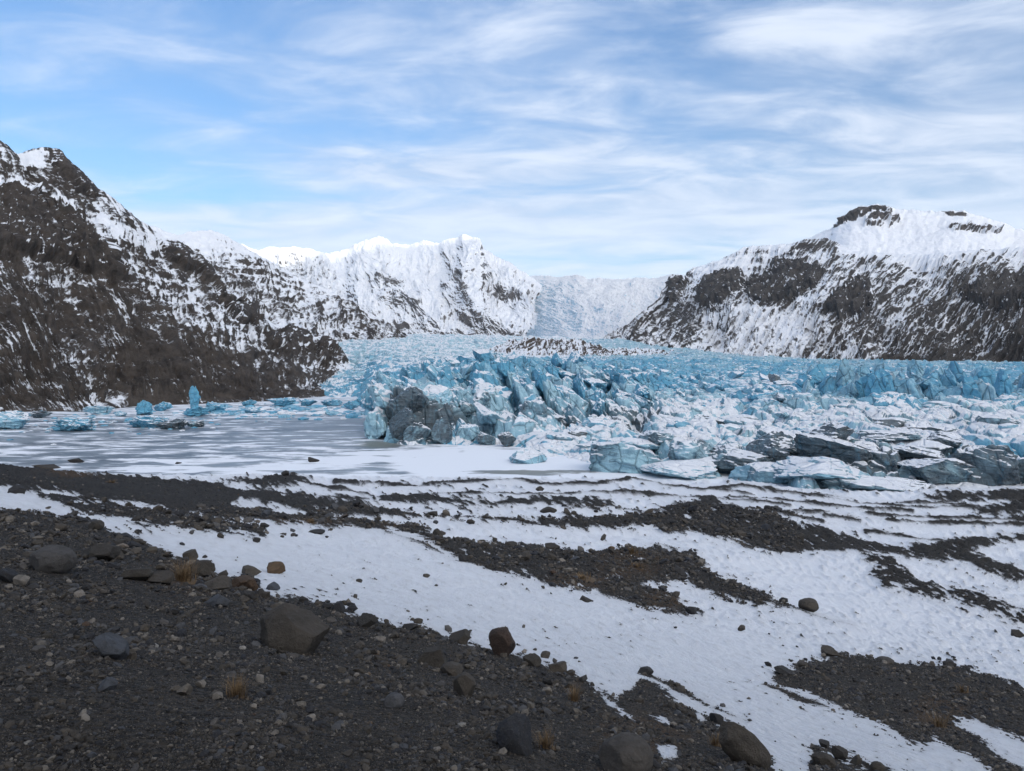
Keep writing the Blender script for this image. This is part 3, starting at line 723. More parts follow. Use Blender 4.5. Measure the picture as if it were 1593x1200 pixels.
    snow = .5 + (up - .80) * 1.8 + cover + n1 * .35 + n2 * .35
    dirt = .02 + .75 * np.exp(-((px - 640) / 55) ** 2 - ((Y - 252) / 20) ** 2) + bd * (left + low * .8) + .16 * low + .42 * low * sst(235, 170, Y) + .42 * sst(325, 255, Y) * left + .25 * blob(1330, 335, 30, 18) + .35 * blob(1540, 270, 60, 30) + n1 * .25
    tint = .50 + bt - .30 * left * sst(340, 270, Y) + .35 * sst(330, 420, Y) * sst(900, 500, Y) + n1 * .5 - .30 * back * sst(700, 1400, Y) + .4 * side - .12 * low - .6 * sst(560, 800, Y) * sst(860, 740, px)
    o = mesh_obj('glacier', np.stack([X, Y, Z], -1).reshape(-1, 3), grid_faces(*X.shape), ice_mat('glacier_ice', 1.6), {'snow': snow, 'dirt': dirt, 'tint': tint})
    structure(o)
    return X, Y, Z

# ------------------------------------------------------------------ ice blocks and icebergs
ICEM = {}
def ice_lump(name, px, py, w, h, label, cat, group, z0, d=None, seed=1, dirt=.5, tint=.4, snowy=.0, depth=.8, cuts=15, n=5, flat=0., rot=0., box=.42, sink=.12, rough=.14):
    if d is None: d = (ZC - z0) * F / (py - HY)
    m = d / F; x = (px - CX) * m
    p, f = lump(n + 1, seed, cuts, .12, .97, box, .035)
    p = p * (1 + rough * (np.abs(fbm3(p[:, 0] * 1.6, p[:, 1] * 1.6, p[:, 2] * 2.4 + p[:, 0] * .8, 4, seed % 60)) * 2.2 - .4))[:, None]
    p = rotz(p, rot); p /= np.abs(p).max(0)
    if flat: p[:, 2] += p[:, 0] * flat; p[:, 2] /= np.abs(p[:, 2]).max()
    hw, hh = w * m / 2, h * m / 2 / (1 - sink)
    p = p * np.array([hw, hw * depth, hh])
    a, b_, c_ = p[f[:, 0]], p[f[:, 1]], p[f[:, 2]]
    fn = np.cross(b_ - a, c_ - a); vn = np.zeros_like(p)
    for k in range(3): np.add.at(vn, f[:, k], fn)
    vn /= np.linalg.norm(vn, axis=1)[:, None] + 1e-12
    nz = fbm3(p[:, 0] / hw * 1.5, p[:, 1] / hw * 1.5, p[:, 2] / hw * 1.5, 3, seed % 50)
    snow = .5 + (vn[:, 2] - .83) * 2.2 + snowy + nz * .5
    key = round(math.log2(max(hw, .3)))
    if key not in ICEM: ICEM[key] = ice_mat('block_ice', 2.0 ** key / 7)
    o = mesh_obj(name, p, f, ICEM[key], {'snow': snow, 'dirt': np.full(len(p), dirt) + nz * .3, 'tint': np.full(len(p), tint) + nz * .3})
    o.location = (x, d + hw * depth * .55, z0 + hh * (1 - 2 * sink))
    tag(o, label, cat, group)
    return o

def serac(x, y, z, w, dp, h, lean, seed, label, cat, group, name, dirt, tint, snowy, taper=.45, box=.38, rot=0.0, n=5, rough=.30, cuts=15):
    p, f = lump(n, seed, cuts, .10, 1.0, box, .03)
    p = p * (1 + rough * (np.abs(fbm3(p[:, 0] * 1.3, p[:, 1] * 1.3, p[:, 2] * .9, 4, seed % 80)) * 2.2 - .4))[:, None]
    p = rotz(p, rot); p /= np.abs(p).max(0)
    tz = p[:, 2] * .5 + .5
    p[:, 0] = p[:, 0] * (1 - taper * tz) + lean * tz * 1.4
    p[:, 1] = p[:, 1] * (1 - taper * .4 * tz)
    p = p * np.array([w / 2, dp / 2, h / 2])
    a, b_, c_ = p[f[:, 0]], p[f[:, 1]], p[f[:, 2]]
    fn = np.cross(b_ - a, c_ - a); vn = np.zeros_like(p)
    for k in range(3): np.add.at(vn, f[:, k], fn)
    vn /= np.linalg.norm(vn, axis=1)[:, None] + 1e-12
    q = p / max(w, h) * 4
    nz = fbm3(q[:, 0], q[:, 1], q[:, 2], 4, seed % 50)
    snow = .5 + (vn[:, 2] - .72) * 2.0 + snowy + nz * .6
    o = mesh_obj(name, p, f, ICEM['serac'], {'snow': snow, 'dirt': dirt + nz * .35, 'tint': tint + nz * .35})
    o.location = (x, y, z)
    return tag(o, label, cat, group)

def build_seracs(gz):
    ICEM['serac'] = ice_mat('serac_ice', 1.3, grey=(0.20, 0.24, 0.26), dirty=(0.085, 0.098, 0.105))
    r = np.random.default_rng(4242)
    def scatter(n, x0, x1, d0, d1, gap, ok=lambda px, d: True):
        pts = []; tries = 0
        while len(pts) < n and tries < n * 60:
            tries += 1
            px = r.uniform(x0, x1); d = math.exp(r.uniform(math.log(d0), math.log(d1)))
            if not ok(px, d): continue
            X = (px - CX) / F * d
            if all((X - a) ** 2 + ((d - b) * .6) ** 2 > gap ** 2 for a, b, _ in pts): pts.append((X, d, px))
        return pts
    for X, d, px in scatter(125, 588, 1010, 246, 455, 5.2, lambda px, d: d > 246 + max(0, 640 - px) * .1 and d > 250 + max(0, px - 830) * .25):
        front = float(np.clip((320 - d) / 70, 0, 1)); right = float(np.clip((px - 860) / 120, 0, 1))
        k = r.uniform(.7, 1.35) * (1 - .3 * right)
        w = 12.5 * k; h = (13.0 - 1.5 * front) * r.uniform(.7, 1.2) * (1 - .35 * right); dp = 20 * r.uniform(.7, 1.3)
        serac(X, d + 3, gz(px, d) + h * .07, w, dp, h, r.normal(-.34, .2), int(r.integers(1, 9999)), 'jagged pale blue ice tower crowded into the broken left glacier front', 'serac', 'ice towers of the left glacier front', 'serac',
              float(np.clip(.06 + .42 * front + r.normal(0, .18), 0, .85)), float(np.clip(.75 - .55 * front + r.normal(0, .22), 0, 1)), -.14 + .34 * front + .2 * right + r.normal(0, .08), r.uniform(.1, .45), rot=r.normal(.3, .5))
    for X, d, px in scatter(46, 1255, 1680, 312, 395, 5.0, lambda px, d: d > 300 + 18 * math.cos((px - 1300) / 45)):
        k = r.uniform(.7, 1.4); w = 12.0 * k; h = 14.5 * r.uniform(.7, 1.3)
        serac(X, d + 3, gz(px, d) + h * .14, w, 14 * r.uniform(.7, 1.3), h, r.normal(-.1, .25), int(r.integers(1, 9999)), 'rounded blue ice tower standing in the step across the right of the glacier', 'serac', 'ice towers of the right glacier step', 'serac',
              float(np.clip(r.normal(.15, .2), 0, .8)), float(np.clip(r.normal(.7, .25), 0, 1)), -.22 + r.normal(0, .08), r.uniform(.2, .6), rot=r.uniform(0, 6.28))
    for X, d, px in scatter(60, 940, 1270, 285, 440, 6.0):
        w = 8 * r.uniform(.6, 1.4); h = 5.5 * r.uniform(.7, 1.4)
        serac(X, d, gz(px, d) + h * .10, w, 12 * r.uniform(.7, 1.3), h, r.normal(-.15, .3), int(r.integers(1, 9999)), 'low blue ice fin sticking out of the snow in the middle of the glacier', 'ice fin', 'low ice fins in mid glacier', 'ice_fin',
              float(np.clip(r.normal(.15, .2), 0, .8)), float(np.clip(r.normal(.65, .25), 0, 1)), -.06 + r.normal(0, .1), r.uniform(.1, .5), rot=r.uniform(0, 6.28), n=4)
    for X, d, px in scatter(62, 830, 1650, 168, 290, 5.6, lambda px, d: d > 172 + max(0, 1150 - px) * .11):
        near = float(np.clip((240 - d) / 60, 0, 1))
        w = 12 * r.uniform(.5, 1.5); h = w * r.uniform(.20, .36)
        serac(X, d, gz(px, d) - h * .04, w, w * r.uniform(.6, 1.0), h, r.normal(-.2, .3), int(r.integers(1, 9999)), 'dark debris streaked ice block half buried in snow on the lower right glacier', 'ice block', 'half buried ice blocks of the lower glacier', 'ice_block',
              float(np.clip(r.normal(.50 + .3 * near, .2), 0, 1)), float(np.clip(r.normal(.45, .2), 0, 1)), .06 + r.normal(0, .1), r.uniform(.1, .4), rot=r.uniform(-.5, .5), box=.6, rough=.16, cuts=9, n=5)

def build_ice(GX, GY, GZ):
    def gz(px, d):
        r = min(np.searchsorted(GY[:, 0], d), GY.shape[0] - 1)
        return float(np.interp((px - CX) / F, GX[r] / GY[r], GZ[r]))
    build_seracs(gz)
    BL = [  # px, py foot, w, h, dirt, tint, snowy, flat, label
     (978, 733, 98, 50, .42, .35, -.05, .1, 'large blue grey ice slab with a flat top over the dark cave at the snout'),
     (1092, 724, 82, 38, .45, .3, -.1, .0, 'blue grey ice block next right of the large slab above the cave'),
     (1172, 733, 100, 32, .72, .3, -.15, -.2, 'long dark ice ridge sloping to the right in the front row'),
     (1068, 743, 110, 25, .12, .35, .1, .0, 'low pale blue ice block lying on the snow before the front row'),
     (1198, 757, 76, 31, .40, .4, -.15, .1, 'cracked blue grey ice block with a steep face at the gravel edge'),
     (1306, 748, 132, 30, .34, .4, -.15, -.1, 'broad blue grey ice slab with its smooth side towards the shore'),
     (1352, 775, 108, 26, .62, .3, .0, -.1, 'rounded low ice hump lying foremost on the dark gravel'),
     (1257, 720, 60, 31, .85, .3, -.2, .0, 'blackish ice block in the middle of the dark front pile'),
     (1310, 724, 98, 44, .78, .3, -.05, -.35, 'dark layered ice slab tilted down to the right with snow on its back'),
     (1208, 716, 64, 42, .68, .35, -.1, .1, 'dark ice block behind the long sloping ice ridge'),
     (1305, 694, 64, 32, .85, .3, -.1, .2, 'dark pointed ice block highest in the front pile'),
     (1440, 716, 72, 20, .80, .3, -.1, -.1, 'small dark ice hump among the right snow'),
     (1470, 745, 98, 32, .66, .35, .0, -.15, 'striped grey ice slab right of the front pile'),
     (1546, 748, 80, 52, .70, .4, -.1, -.1, 'bulky dark blue grey ice block near the right border'),
     (1590, 752, 50, 36, .62, .35, -.1, .0, 'grey ice block cut by the right border'),
     (1484, 698, 54, 24, .80, .3, -.05, -.3, 'dark sloping ice slab behind the striped slab'),
     (1284, 759, 36, 17, .95, .3, -.15, .0, 'small black dirty ice lump between the cracked block and the low hump'),
     (1420, 760, 60, 14, .85, .3, .0, .0, 'low dark ice lump half covered by snow right of the foremost hump'),
     (1500, 764, 90, 14, .92, .3, .02, .0, 'flat black ice ledge at the foot of the striped slab'),
     (822, 721, 48, 22, .35, .4, -.05, .1, 'blue grey ice block standing alone by the frozen lake'),
     (1024, 690, 46, 18, .5, .35, .0, .2, 'ice wedge poking from the snow behind the large slab above the cave'),
     (1230, 690, 70, 24, .5, .4, .0, .1, 'grey ice hump under the snow slope above the front pile'),
     (1390, 690, 70, 18, .6, .35, .05, .1, 'snow capped grey ice hump between the highest block and the right slab'),
    ]
    for i, (px, py, w, h, dirt, tint, sn, fl, label) in enumerate(BL):
        # where the sight line meets the ice
        ds = np.linspace(142, 330, 400); zz = np.array([gz(px, q) for q in ds]); s = ZC + (HY - py) / F * ds
        k = np.argmax(s < np.maximum(zz, 0)); d = float(ds[k]); z0 = float(max(zz[k], 0))
        ice_lump('ice_block', px, py, w * 1.3, h * 1.05, label, 'ice block', 'ice blocks along the glacier snout', z0 - .3, d, 300 + i, dirt + .06, tint, sn + .04, flat=fl, n=5, sink=.30, depth=1.1)
    SR = [(633, 664, 72, 66, .80, .2, -.3, -.1, 262, 'tallest dark grey ice tower at the left corner of the glacier front'),
          (622, 694, 46, 62, .92, .2, -.12, .2, 246, 'brown grey ice tower leaning at the left corner below the tallest one'),
          (648, 697, 46, 46, .62, .2, .0, .5, 243, 'slanted ice slab with a snowy ramp at the foot of the dark towers'),
          (686, 697, 36, 52, .70, .3, .05, .1, 243, 'snow streaked ice tower right of the slanted slab'),
          (682, 655, 44, 52, .22, .3, -.1, .1, 268, 'pale blue grey ice tower behind the snow streaked one'),
          (590, 650, 26, 30, .0, 1., -.35, .0, 300, 'bright blue ice pillar at the water left of the dark towers'),
          (755, 694, 34, 24, .6, .3, .0, -.3, 240, 'grey ice block at the foot of the front beside the lake snow'),
          (788, 690, 30, 20, .85, .3, -.05, .0, 236, 'dark ice block in the snowy hollow of the front'),
          (726, 690, 40, 34, .45, .3, .1, .2, 246, 'ridged snow dusted ice block in the middle of the lake front')]
    for i, (px, py, w, h, dirt, tint, sn, fl, d, label) in enumerate(SR):
        ice_lump('ice_tower', px, py, w, h, label, 'ice tower', 'ice towers at the lake front', ZC + (HY - py) / F * d - .5, d, 340 + i, dirt, tint, sn, flat=fl, cuts=14, depth=.9)
    IB = [  # px, py, w, h, dirt, tint, snowy
     (301, 636, 20, 36, .0, 1.0, -.4, 'tall blue ice pillar standing up among the icebergs'),
     (300, 648, 44, 17, .0, .9, -.2, 'blue ice chunk at the foot of the tall pillar'),
     (331, 642, 36, 17, .05, .85, -.2, 'rounded blue iceberg right of the tall pillar'),
     (222, 646, 30, 24, .0, 1.0, -.25, 'steep blue iceberg left of the tall pillar'),
     (248, 640, 36, 16, .0, .8, -.1, 'blue iceberg between the steep one and the tall pillar'),
     (110, 671, 62, 21, .0, .7, .05, 'low wide pale blue iceberg nearest on the left lake'),
     (226, 666, 62, 20, .0, .85, .02, 'wide blue iceberg in front of the steep one'),
     (265, 668, 52, 17, .95, .2, -.25, 'dirty brown iceberg in the middle of the group'),
     (303, 665, 32, 11, .6, .3, -.1, 'small grey iceberg right of the dirty brown one'),
     (6, 669, 70, 30, .35, .5, -.05, 'large grey blue iceberg cut by the left border'),
     (57, 651, 38, 12, .75, .3, -.1, 'dark grey iceberg right of the large one at the left border'),
     (150, 645, 54, 14, .25, .35, .05, 'pale grey iceberg under the dark slope'),
     (187, 648, 20, 9, .1, .6, .05, 'small pale iceberg between the grey one and the steep blue one'),
     (384, 632, 28, 10, .05, .9, -.15, 'small blue iceberg at the foot of the mountain, right of the rounded one'),
     (390, 643, 28, 10, .0, .7, -.05, 'small pale blue floe below the small blue iceberg'),
     (437, 633, 50, 14, .0, 1.0, -.25, 'long blue iceberg near the far shore'),
     (478, 632, 34, 11, .0, .95, -.2, 'blue iceberg right of the long one at the far shore'),
     (514, 632, 36, 12, .05, .8, -.1, 'pale blue iceberg near the glacier flank'),
     (545, 638, 28, 15, .0, 1.0, -.25, 'blue iceberg closest to the glacier flank'),
     (566, 632, 30, 18, .0, .9, -.2, 'blue ice mass leaning on the glacier flank')]
    for i, (px, py, w, h, dirt, tint, sn, label) in enumerate(IB):
        ice_lump('iceberg', px, py, w, h, label, 'iceberg', 'icebergs in the frozen lake', 0.0, None, 380 + i, dirt, tint, sn, cuts=10 if h < 30 else 16, depth=.7, n=5, rough=.34)
    # brash between the icebergs: crumbs of ice frozen in
    r = np.random.default_rng(77); V, Fc, dt, tt, sn = [], [], [], [], []; c = 0
    for k in range(760):
        t = r.uniform()
        if t < .55: px, py = r.uniform(330, 590), r.normal(640, 6)
        elif t < .85: px, py = r.uniform(100, 340), r.normal(655, 8)
        else: px, py = r.uniform(-40, 120), r.normal(660, 8)
        if py < 628: continue
        d = ZC * F / (py - HY); p, f = lump(1, 2000 + k, 6, .2, .9, .5)
        w = (r.uniform(.4, 1) ** 2 * 4.2 * 1.3 if k % 7 or t > .55 else r.uniform(6, 11)) * d / F
        p = rotz(p, r.uniform(0, 6)) * np.array([w, w, w * r.uniform(.25, .6)]) + np.array([(px - CX) / F * d, d, 0])
        V.append(p); Fc.append(f + c); c += len(p); tt.append(np.full(len(p), r.uniform(.4, 1))); sn.append(np.full(len(p), r.uniform(.0, .7)))
    V = np.concatenate(V)
    o = mesh_obj('brash_ice', V, np.concatenate(Fc), ice_mat('brash', .6), {'snow': np.concatenate(sn), 'dirt': np.zeros(len(V)), 'tint': np.concatenate(tt)}, smooth=False)
    tag(o, 'pale blue crumbs of brash ice frozen in between the icebergs', 'brash ice', kind='stuff')

# ------------------------------------------------------------------ mountains
def loft(name, crest, foot, ns, nt, mat, disp, paint, prof=1.0, back=400., extra=None, bias=0.0, slope=(0.72, 2.0), sn_noise=0.35, streak=(60, 6, .5), uz=1.0, under=30., jag=1.0):
    """a mountain face from its foot line to its crest line (photo column, row, distance), relief pushed out along its normals, then down the far side"""
    cr = np.array(crest, float); ft = np.array(foot, float)
    s = np.linspace(0, 1, ns)
    def samp(P, s):
        x = P[0, 0] + (P[-1, 0] - P[0, 0]) * s
        return np.stack([x, np.interp(x, P[:, 0], P[:, 1]), np.interp(x, P[:, 0], P[:, 2])], -1)
    C = samp(cr, s); Fo = samp(ft, s)
    t = np.linspace(0, 1, nt)[:, None]
    pxm = Fo[None, :, 0] * (1 - t) + C[None, :, 0] * t
    pym = Fo[None, :, 1] * (1 - t) + C[None, :, 1] * t
    pym = pym + jag * (fbm(C[:, 0] * .12, C[:, 0] * 0 + 7.7, 4, 145, .6) * 3.2)[None] * sst(.93, 1, t)
    Dm = Fo[None, :, 2] + (C[None, :, 2] - Fo[None, :, 2]) * t ** prof
    if extra is not None: Dm = Dm + extra(pxm, pym, t)
    X = (pxm - CX) / F * Dm; Y = Dm; Z = ZC + (HY - pym) / F * Dm
    N = grid_normals(X, Y, Z)
    h = disp(pxm, pym, X, Y, Z, t * np.ones_like(X), s[None, :] * np.ones_like(X)); gc = 0
    if isinstance(h, tuple): h, gc = h
    X, Y, Z = X + N[..., 0] * h, Y + N[..., 1] * h, Z + N[..., 2] * h * uz
    N = grid_normals(X, Y, Z)
    cov = np.zeros(X.shape) + bias + gc
    for poly, val, feather in paint:
        sd = poly_sd(pxm + fbm(pxm * .03, pym * .03, 3, 151) * 10, pym + fbm(pxm * .04, pym * .04, 3, 155) * 9, poly)
        cov = cov + val * sst(-feather, feather, sd)
    st = fbm(s[None, :] * streak[0] * np.ones_like(X) + fbm(pxm * .02, pym * .02, 2, 163) * 1.2, t * streak[1] * np.ones_like(X), 5, 161, .62) * 1.45 + .5 * fbm(pxm * .018, pym * .022, 3, 167)
    snow = .5 + (N[..., 2] - slope[0]) * slope[1] + cov + st * streak[2] + fbm(pxm * .17, pym * .22, 4, 165, .6) * sn_noise * 1.5
    # far side and skirt
    k = 14; q = np.linspace(0, 1, k + 1)[1:, None]
    outx = X[-1] / np.hypot(X[-1], Y[-1]); outy = Y[-1] / np.hypot(X[-1], Y[-1])
    Xb = X[-1][None] + outx[None] * q * back; Yb = Y[-1][None] + outy[None] * q * back; Zb = Z[-1][None] - q ** 1.3 * back * .55
    Xs = X[:1]; Ys = Y[:1] - 5; Zs = Z[:1] - under
    X = np.concatenate([Xs, X, Xb]); Y = np.concatenate([Ys, Y, Yb]); Z = np.concatenate([Zs, Z, Zb])
    Z = np.maximum(Z, -10.0)
    snow = np.concatenate([snow[:1], snow, np.repeat(snow[-1:], k, 0)])
    o = mesh_obj(name, np.stack([X, Y, Z], -1).reshape(-1, 3), grid_faces(*X.shape), mat, {'snow': snow})
    return structure(o)

def strata(Z, X, Y, step, sharp, seed):
    """bedded basalt: steps in height that wander a little"""
    q = Z / step + fbm(X / step * .05, Y / step * .05, 3, seed) * 1.2
    fq = q - np.floor(q)
    return (np.clip(fq * sharp, 0, 1) - fq)

def build_mountains():
    # ---- dark mountain on the left
    crest = [(-950, -150, 560), (-600, 0, 610), (-420, 60, 640), (-250, 110, 660), (-100, 172, 690), (0, 218, 706), (28, 241, 712), (48, 234, 722), (66, 230, 730), (92, 233, 735), (104, 248, 735), (132, 271, 740), (152, 292, 742), (180, 312, 746), (208, 337, 750), (228, 349, 752), (256, 368, 760), (280, 376, 775), (308, 394, 790), (332, 416, 800), (344, 450, 805), (384, 476, 810), (420, 500, 815), (460, 514, 820), (484, 524, 820), (504, 522, 830), (524, 531, 835), (540, 556, 838), (585, 600, 820)]
    foot = [(-420, 650, 355), (-200, 644, 378), (0, 641, 393), (150, 640, 398), (210, 632, 440), (300, 629, 460), (420, 624, 495), (500, 617, 555), (540, 610, 640), (600, 604, 720)]
    cl = [[(-60, 280), (0, 294), (40, 296), (80, 312), (104, 332), (136, 340), (132, 364), (160, 392), (184, 420), (192, 442), (140, 428), (92, 412), (40, 408), (-60, 395)],
          [(306, 394), (318, 398), (334, 418), (341, 456), (322, 440), (306, 412)], [(412, 522), (480, 515), (485, 548), (452, 557), (416, 541)], [(495, 532), (512, 523), (525, 540), (508, 565), (494, 550)], [(60, 232), (95, 234), (130, 272), (160, 305), (140, 300), (100, 268)],
          [(250, 372), (290, 384), (300, 420), (268, 410)], [(330, 470), (380, 480), (400, 510), (360, 500)]]
    def cliffs(pxm, pym, cl, f):
        r = np.zeros(pxm.shape); wx = fbm(pxm * .05, pym * .05, 4, 171, .6) * 18; wy = fbm(pxm * .05, pym * .06, 4, 175, .6) * 16
        for c in cl: r = np.maximum(r, sst(-f, f, poly_sd(pxm + wx, pym + wy, c)))
        return r
    def dL(pxm, pym, X, Y, Z, t, s):
        e = sst(0, .06, t)
        cf = 1 - .9 * sst(.86, 1, t)
        g = ridged(s * 40 + fbm(pxm * .012, pym * .012, 3, 181) * 1.0, t * 2.6, 4, 183, .5) - .5
        big = fbm(pxm * .009, pym * .009, 4, 187) * 15
        g3 = ridged(s * 110 + fbm(pxm * .02, pym * .02, 3, 188) * 1.2, t * 5, 3, 189, .55) - .5
        st1 = strata(Z, X, Y, 13, 2.6, 191); st2 = strata(Z, X, Y, 4.6, 2.2, 192)
        return (cf * (e * (big + g * 6 + g3 * 1.6 + st1 * 3.4 + st2 * 1.2 + fbm(pxm * .06, pym * .06, 5, 193, .55) * 2.6) + cliffs(pxm, pym, cl, 4) * 6 * (1 + .5 * ridged(pxm * .07, pym * .02, 3, 195))),
                -g * .50 - g3 * .45 - st1 * .35 - st2 * .30 + cliffs(pxm, pym, cl, 8) * (ridged(pxm * .11, pym * .045, 4, 196) - .36 - st2 * .5) * 1.5)
    pL = [(c, -.44, 9) for c in cl] + [
        ([(-60, 255), (0, 268), (40, 280), (100, 308), (150, 338), (220, 368), (262, 370), (262, 385), (225, 392), (180, 377), (120, 347), (80, 318), (40, 300), (-60, 290)], .55, 8),
        ([(28, 243), (66, 231), (80, 240), (60, 262), (34, 262)], .7, 4),
        ([(-80, 440), (0, 440), (120, 450), (220, 480), (300, 520), (380, 545), (450, 570), (520, 600), (560, 640), (-80, 660)], -.22, 26),
        ([(200, 520), (300, 530), (420, 560), (520, 585), (540, 625), (200, 640)], -.20, 20),
        ([(535, 560), (560, 580), (585, 600), (560, 612), (520, 610)], .6, 12),
        ([(130, 345), (180, 400), (300, 440), (400, 520), (330, 540), (230, 470), (150, 400)], .12, 14)]
    loft('mountain', crest, foot, 1150, 760, mountain_mat('basalt_left', 2.2), dL, pL, prof=1.15, bias=-.03, slope=(.60, .9), streak=(150, 9, .42), sn_noise=.26)

    # ---- snowy mountain behind it
    crest = [(-200, 260, 1250), (60, 330, 1400), (180, 350, 1450), (240, 352, 1500), (276, 368, 1530), (296, 361, 1560), (328, 357, 1600), (345, 362, 1610), (368, 376, 1620), (400, 396, 1640), (444, 420, 1650), (500, 446, 1640), (560, 478, 1590), (600, 500, 1530), (640, 524, 1450), (665, 533, 1400)]
    foot = [(60, 560, 900), (400, 560, 1000), (500, 556, 1080), (560, 545, 1200), (640, 530, 1350), (685, 536, 1360)]
    def dM(pxm, pym, X, Y, Z, t, s):
        g = ridged(s * 15 + fbm(pxm * .015, pym * .015, 3, 201) * .9, t * 2.0, 5, 203, .55) - .5
        st1 = strata(Z, X, Y, 17, 2.4, 209)
        return (1 - .85 * sst(.88, 1, t)) * (fbm(pxm * .012, pym * .012, 4, 207) * 22 + g * 15 + st1 * 6 + fbm(pxm * .07, pym * .07, 5, 213, .55) * 4), -g * .45 - st1 * .4
    pM = [([(300, 400), (420, 430), (520, 480), (640, 530), (560, 530), (470, 500), (380, 470)], -.22, 22), ([(540, 470), (660, 530), (600, 530), (520, 490)], -.15, 12), ([(240, 350), (330, 355), (400, 400), (330, 400), (260, 380)], .35, 12)]
    loft('mountain', crest, foot, 760, 420, mountain_mat('basalt_middle', 4.5), dM, pM, bias=.10, slope=(.66, 1.2), streak=(90, 6, .25), sn_noise=.35)

    # ---- the sunlit far ridge and the two high peaks
    far = mountain_mat('alpine_rock', 11.0, (0.06, 0.055, 0.055), (0.15, 0.14, 0.135))
    crest = [(330, 372, 3100), (380, 381, 3100), (400, 390, 3120), (421, 384, 3130), (441, 386, 3140), (456, 384, 3150), (472, 386, 3160), (490, 389, 3170), (506, 394, 3180), (514, 405, 3180), (521, 420, 3170), (530, 450, 3150)]
    foot = [(330, 520, 2750), (450, 520, 2780), (560, 520, 2800)]
    def dF0(pxm, pym, X, Y, Z, t, s):
        return (1 - .97 * sst(.84, 1, t)) * ((ridged(pxm * .045, pym * .04, 4, 221, .5) - .5) * 40 + fbm(pxm * .03, pym * .03, 4, 223) * 26 + fbm(pxm * .1, pym * .1, 3, 225) * 5)
    loft('mountain', crest, foot, 400, 300, far, dF0, [], bias=.6, slope=(.6, 1.0), streak=(40, 6, .2), back=500)
    crest = [(440, 400, 4200), (509, 394, 4250), (536, 389, 4300), (557, 378, 4300), (575, 372, 4310), (590, 367, 4320), (600, 371, 4330), (611, 379, 4350), (631, 382, 4400), (658, 375, 4420), (682, 378, 4400), (699, 371, 4380), (708, 371, 4380), (719, 364, 4350), (733, 369, 4340), (746, 370, 4330), (753, 388, 4300), (767, 396, 4260), (797, 411, 4200), (828, 432, 4100), (850, 450, 4050), (890, 480, 3900)]
    foot = [(440, 522, 3450), (560, 523, 3400), (700, 527, 3300), (800, 530, 3250), (850, 530, 3200), (890, 530, 3200)]
    spurs = [([(590, 367), (600, 400), (606, 428), (630, 452), (668, 490), (700, 524)], 130), ([(733, 369), (722, 410), (716, 440), (735, 468), (770, 500), (800, 524)], 150), ([(753, 388), (790, 425), (815, 460), (835, 500)], 110), ([(540, 389), (548, 430), (560, 480), (600, 520)], 60), ([(668, 376), (665, 420), (670, 470)], 60)]
    def spur(pxm, pym, t):
        d = np.zeros(pxm.shape)
        wx = fbm(pxm * .03, pym * .03, 3, 231) * 7
        for ln, am in spurs: d = np.maximum(d, am * np.clip(1 + line_sd(pxm + wx, pym, ln, 0) / 46., 0, 1))
        return -d * np.sin(np.clip(t, 0, 1) * np.pi) ** .7
    def dF1(pxm, pym, X, Y, Z, t, s):
        g = ridged(pxm * .030 + fbm(pxm * .02, pym * .02, 3, 241) * .9 - pym * .012, pym * .016, 5, 243, .5) - .5
        right = sst(700, 760, pxm)
        return (fbm(pxm * .02, pym * .02, 5, 247) * 62 + g * (24 + 26 * right * sst(.3, .7, t)) + fbm(pxm * .09, pym * .11, 4, 249) * 12) * (1 - .97 * sst(.84, 1, t))
    pF = [([(572, 428), (588, 420), (600, 428), (612, 424), (630, 436), (628, 446), (610, 440), (594, 434), (575, 433)], -.75, 4),
          ([(698, 428), (706, 412), (722, 430), (728, 452), (720, 460), (708, 442)], -.7, 4), ([(760, 452), (775, 440), (806, 448), (806, 460), (780, 458)], -.6, 4), ([(600, 440), (655, 478), (640, 482), (596, 465)], -.35, 8),
          ([(716, 500), (760, 490), (810, 505), (815, 526), (740, 528), (712, 520)], -.28, 10), ([(700, 460), (735, 480), (720, 500), (690, 490)], -.25, 8), ([(560, 480), (640, 500), (690, 525), (600, 525)], -.25, 10),
          ([(440, 380), (580, 360), (640, 385), (700, 370), (650, 420), (540, 430), (440, 430)], .25, 12)]
    loft('mountain', crest, foot, 900, 480, far, dF1, pF, prof=1.1, bias=.40, slope=(.60, 1.3), streak=(50, 9, .10), sn_noise=.16, jag=1.3, extra=spur, back=700)

    # ---- the icefall between the peaks and the right mountain
    crest = [(790, 424, 4600), (815, 430, 4450), (850, 431, 4200), (900, 430, 4000), (925, 434, 3900), (980, 434, 3950), (1030, 429, 4000), (1050, 428, 4000), (1110, 426, 4000), (1160, 420, 4000)]
    foot = [(780, 534, 3700), (820, 535, 3150), (860, 535, 2600), (900, 535, 2150), (960, 535, 1850), (1060, 545, 1800), (1130, 545, 1800)]
    def dI(pxm, pym, X, Y, Z, t, s):
        f1, f2, ox, oy, r = voro(pxm / 9 + fbm(pxm * .05, pym * .05, 3, 251), pym / 3.6 + fbm(pxm * .05, pym * .05, 3, 253), 7)
        g1, g2, _, _, r2 = voro(pxm / 4 + fbm(pxm * .1, pym * .1, 3, 252), pym / 1.8, 8)
        am = sst(0, .15, t) * sst(1, .86, t)
        return fbm(pxm * .012, pym * .02, 3, 255) * 40 + am * ((r[..., 0] - .5) * 2 - 1.6 * (1 - sst(0, .25, f2 - f1)) + (r2[..., 0] - .5) * 1.2 + ridged(pxm * .012, pym * .045 + fbm(pxm * .01, pym * .02, 2, 259), 3, 260) * 16 * sst(.1, .3, t) + ridged(pxm * .03 + pym * .01, pym * .10 + fbm(pxm * .02, pym * .03, 2, 258), 5, 257, .6) * 15) 
    mat = ice_mat('icefall_ice', 7.0, (0.46, 0.67, 0.81), (0.66, 0.78, 0.86), (0.3, 0.3, 0.3))
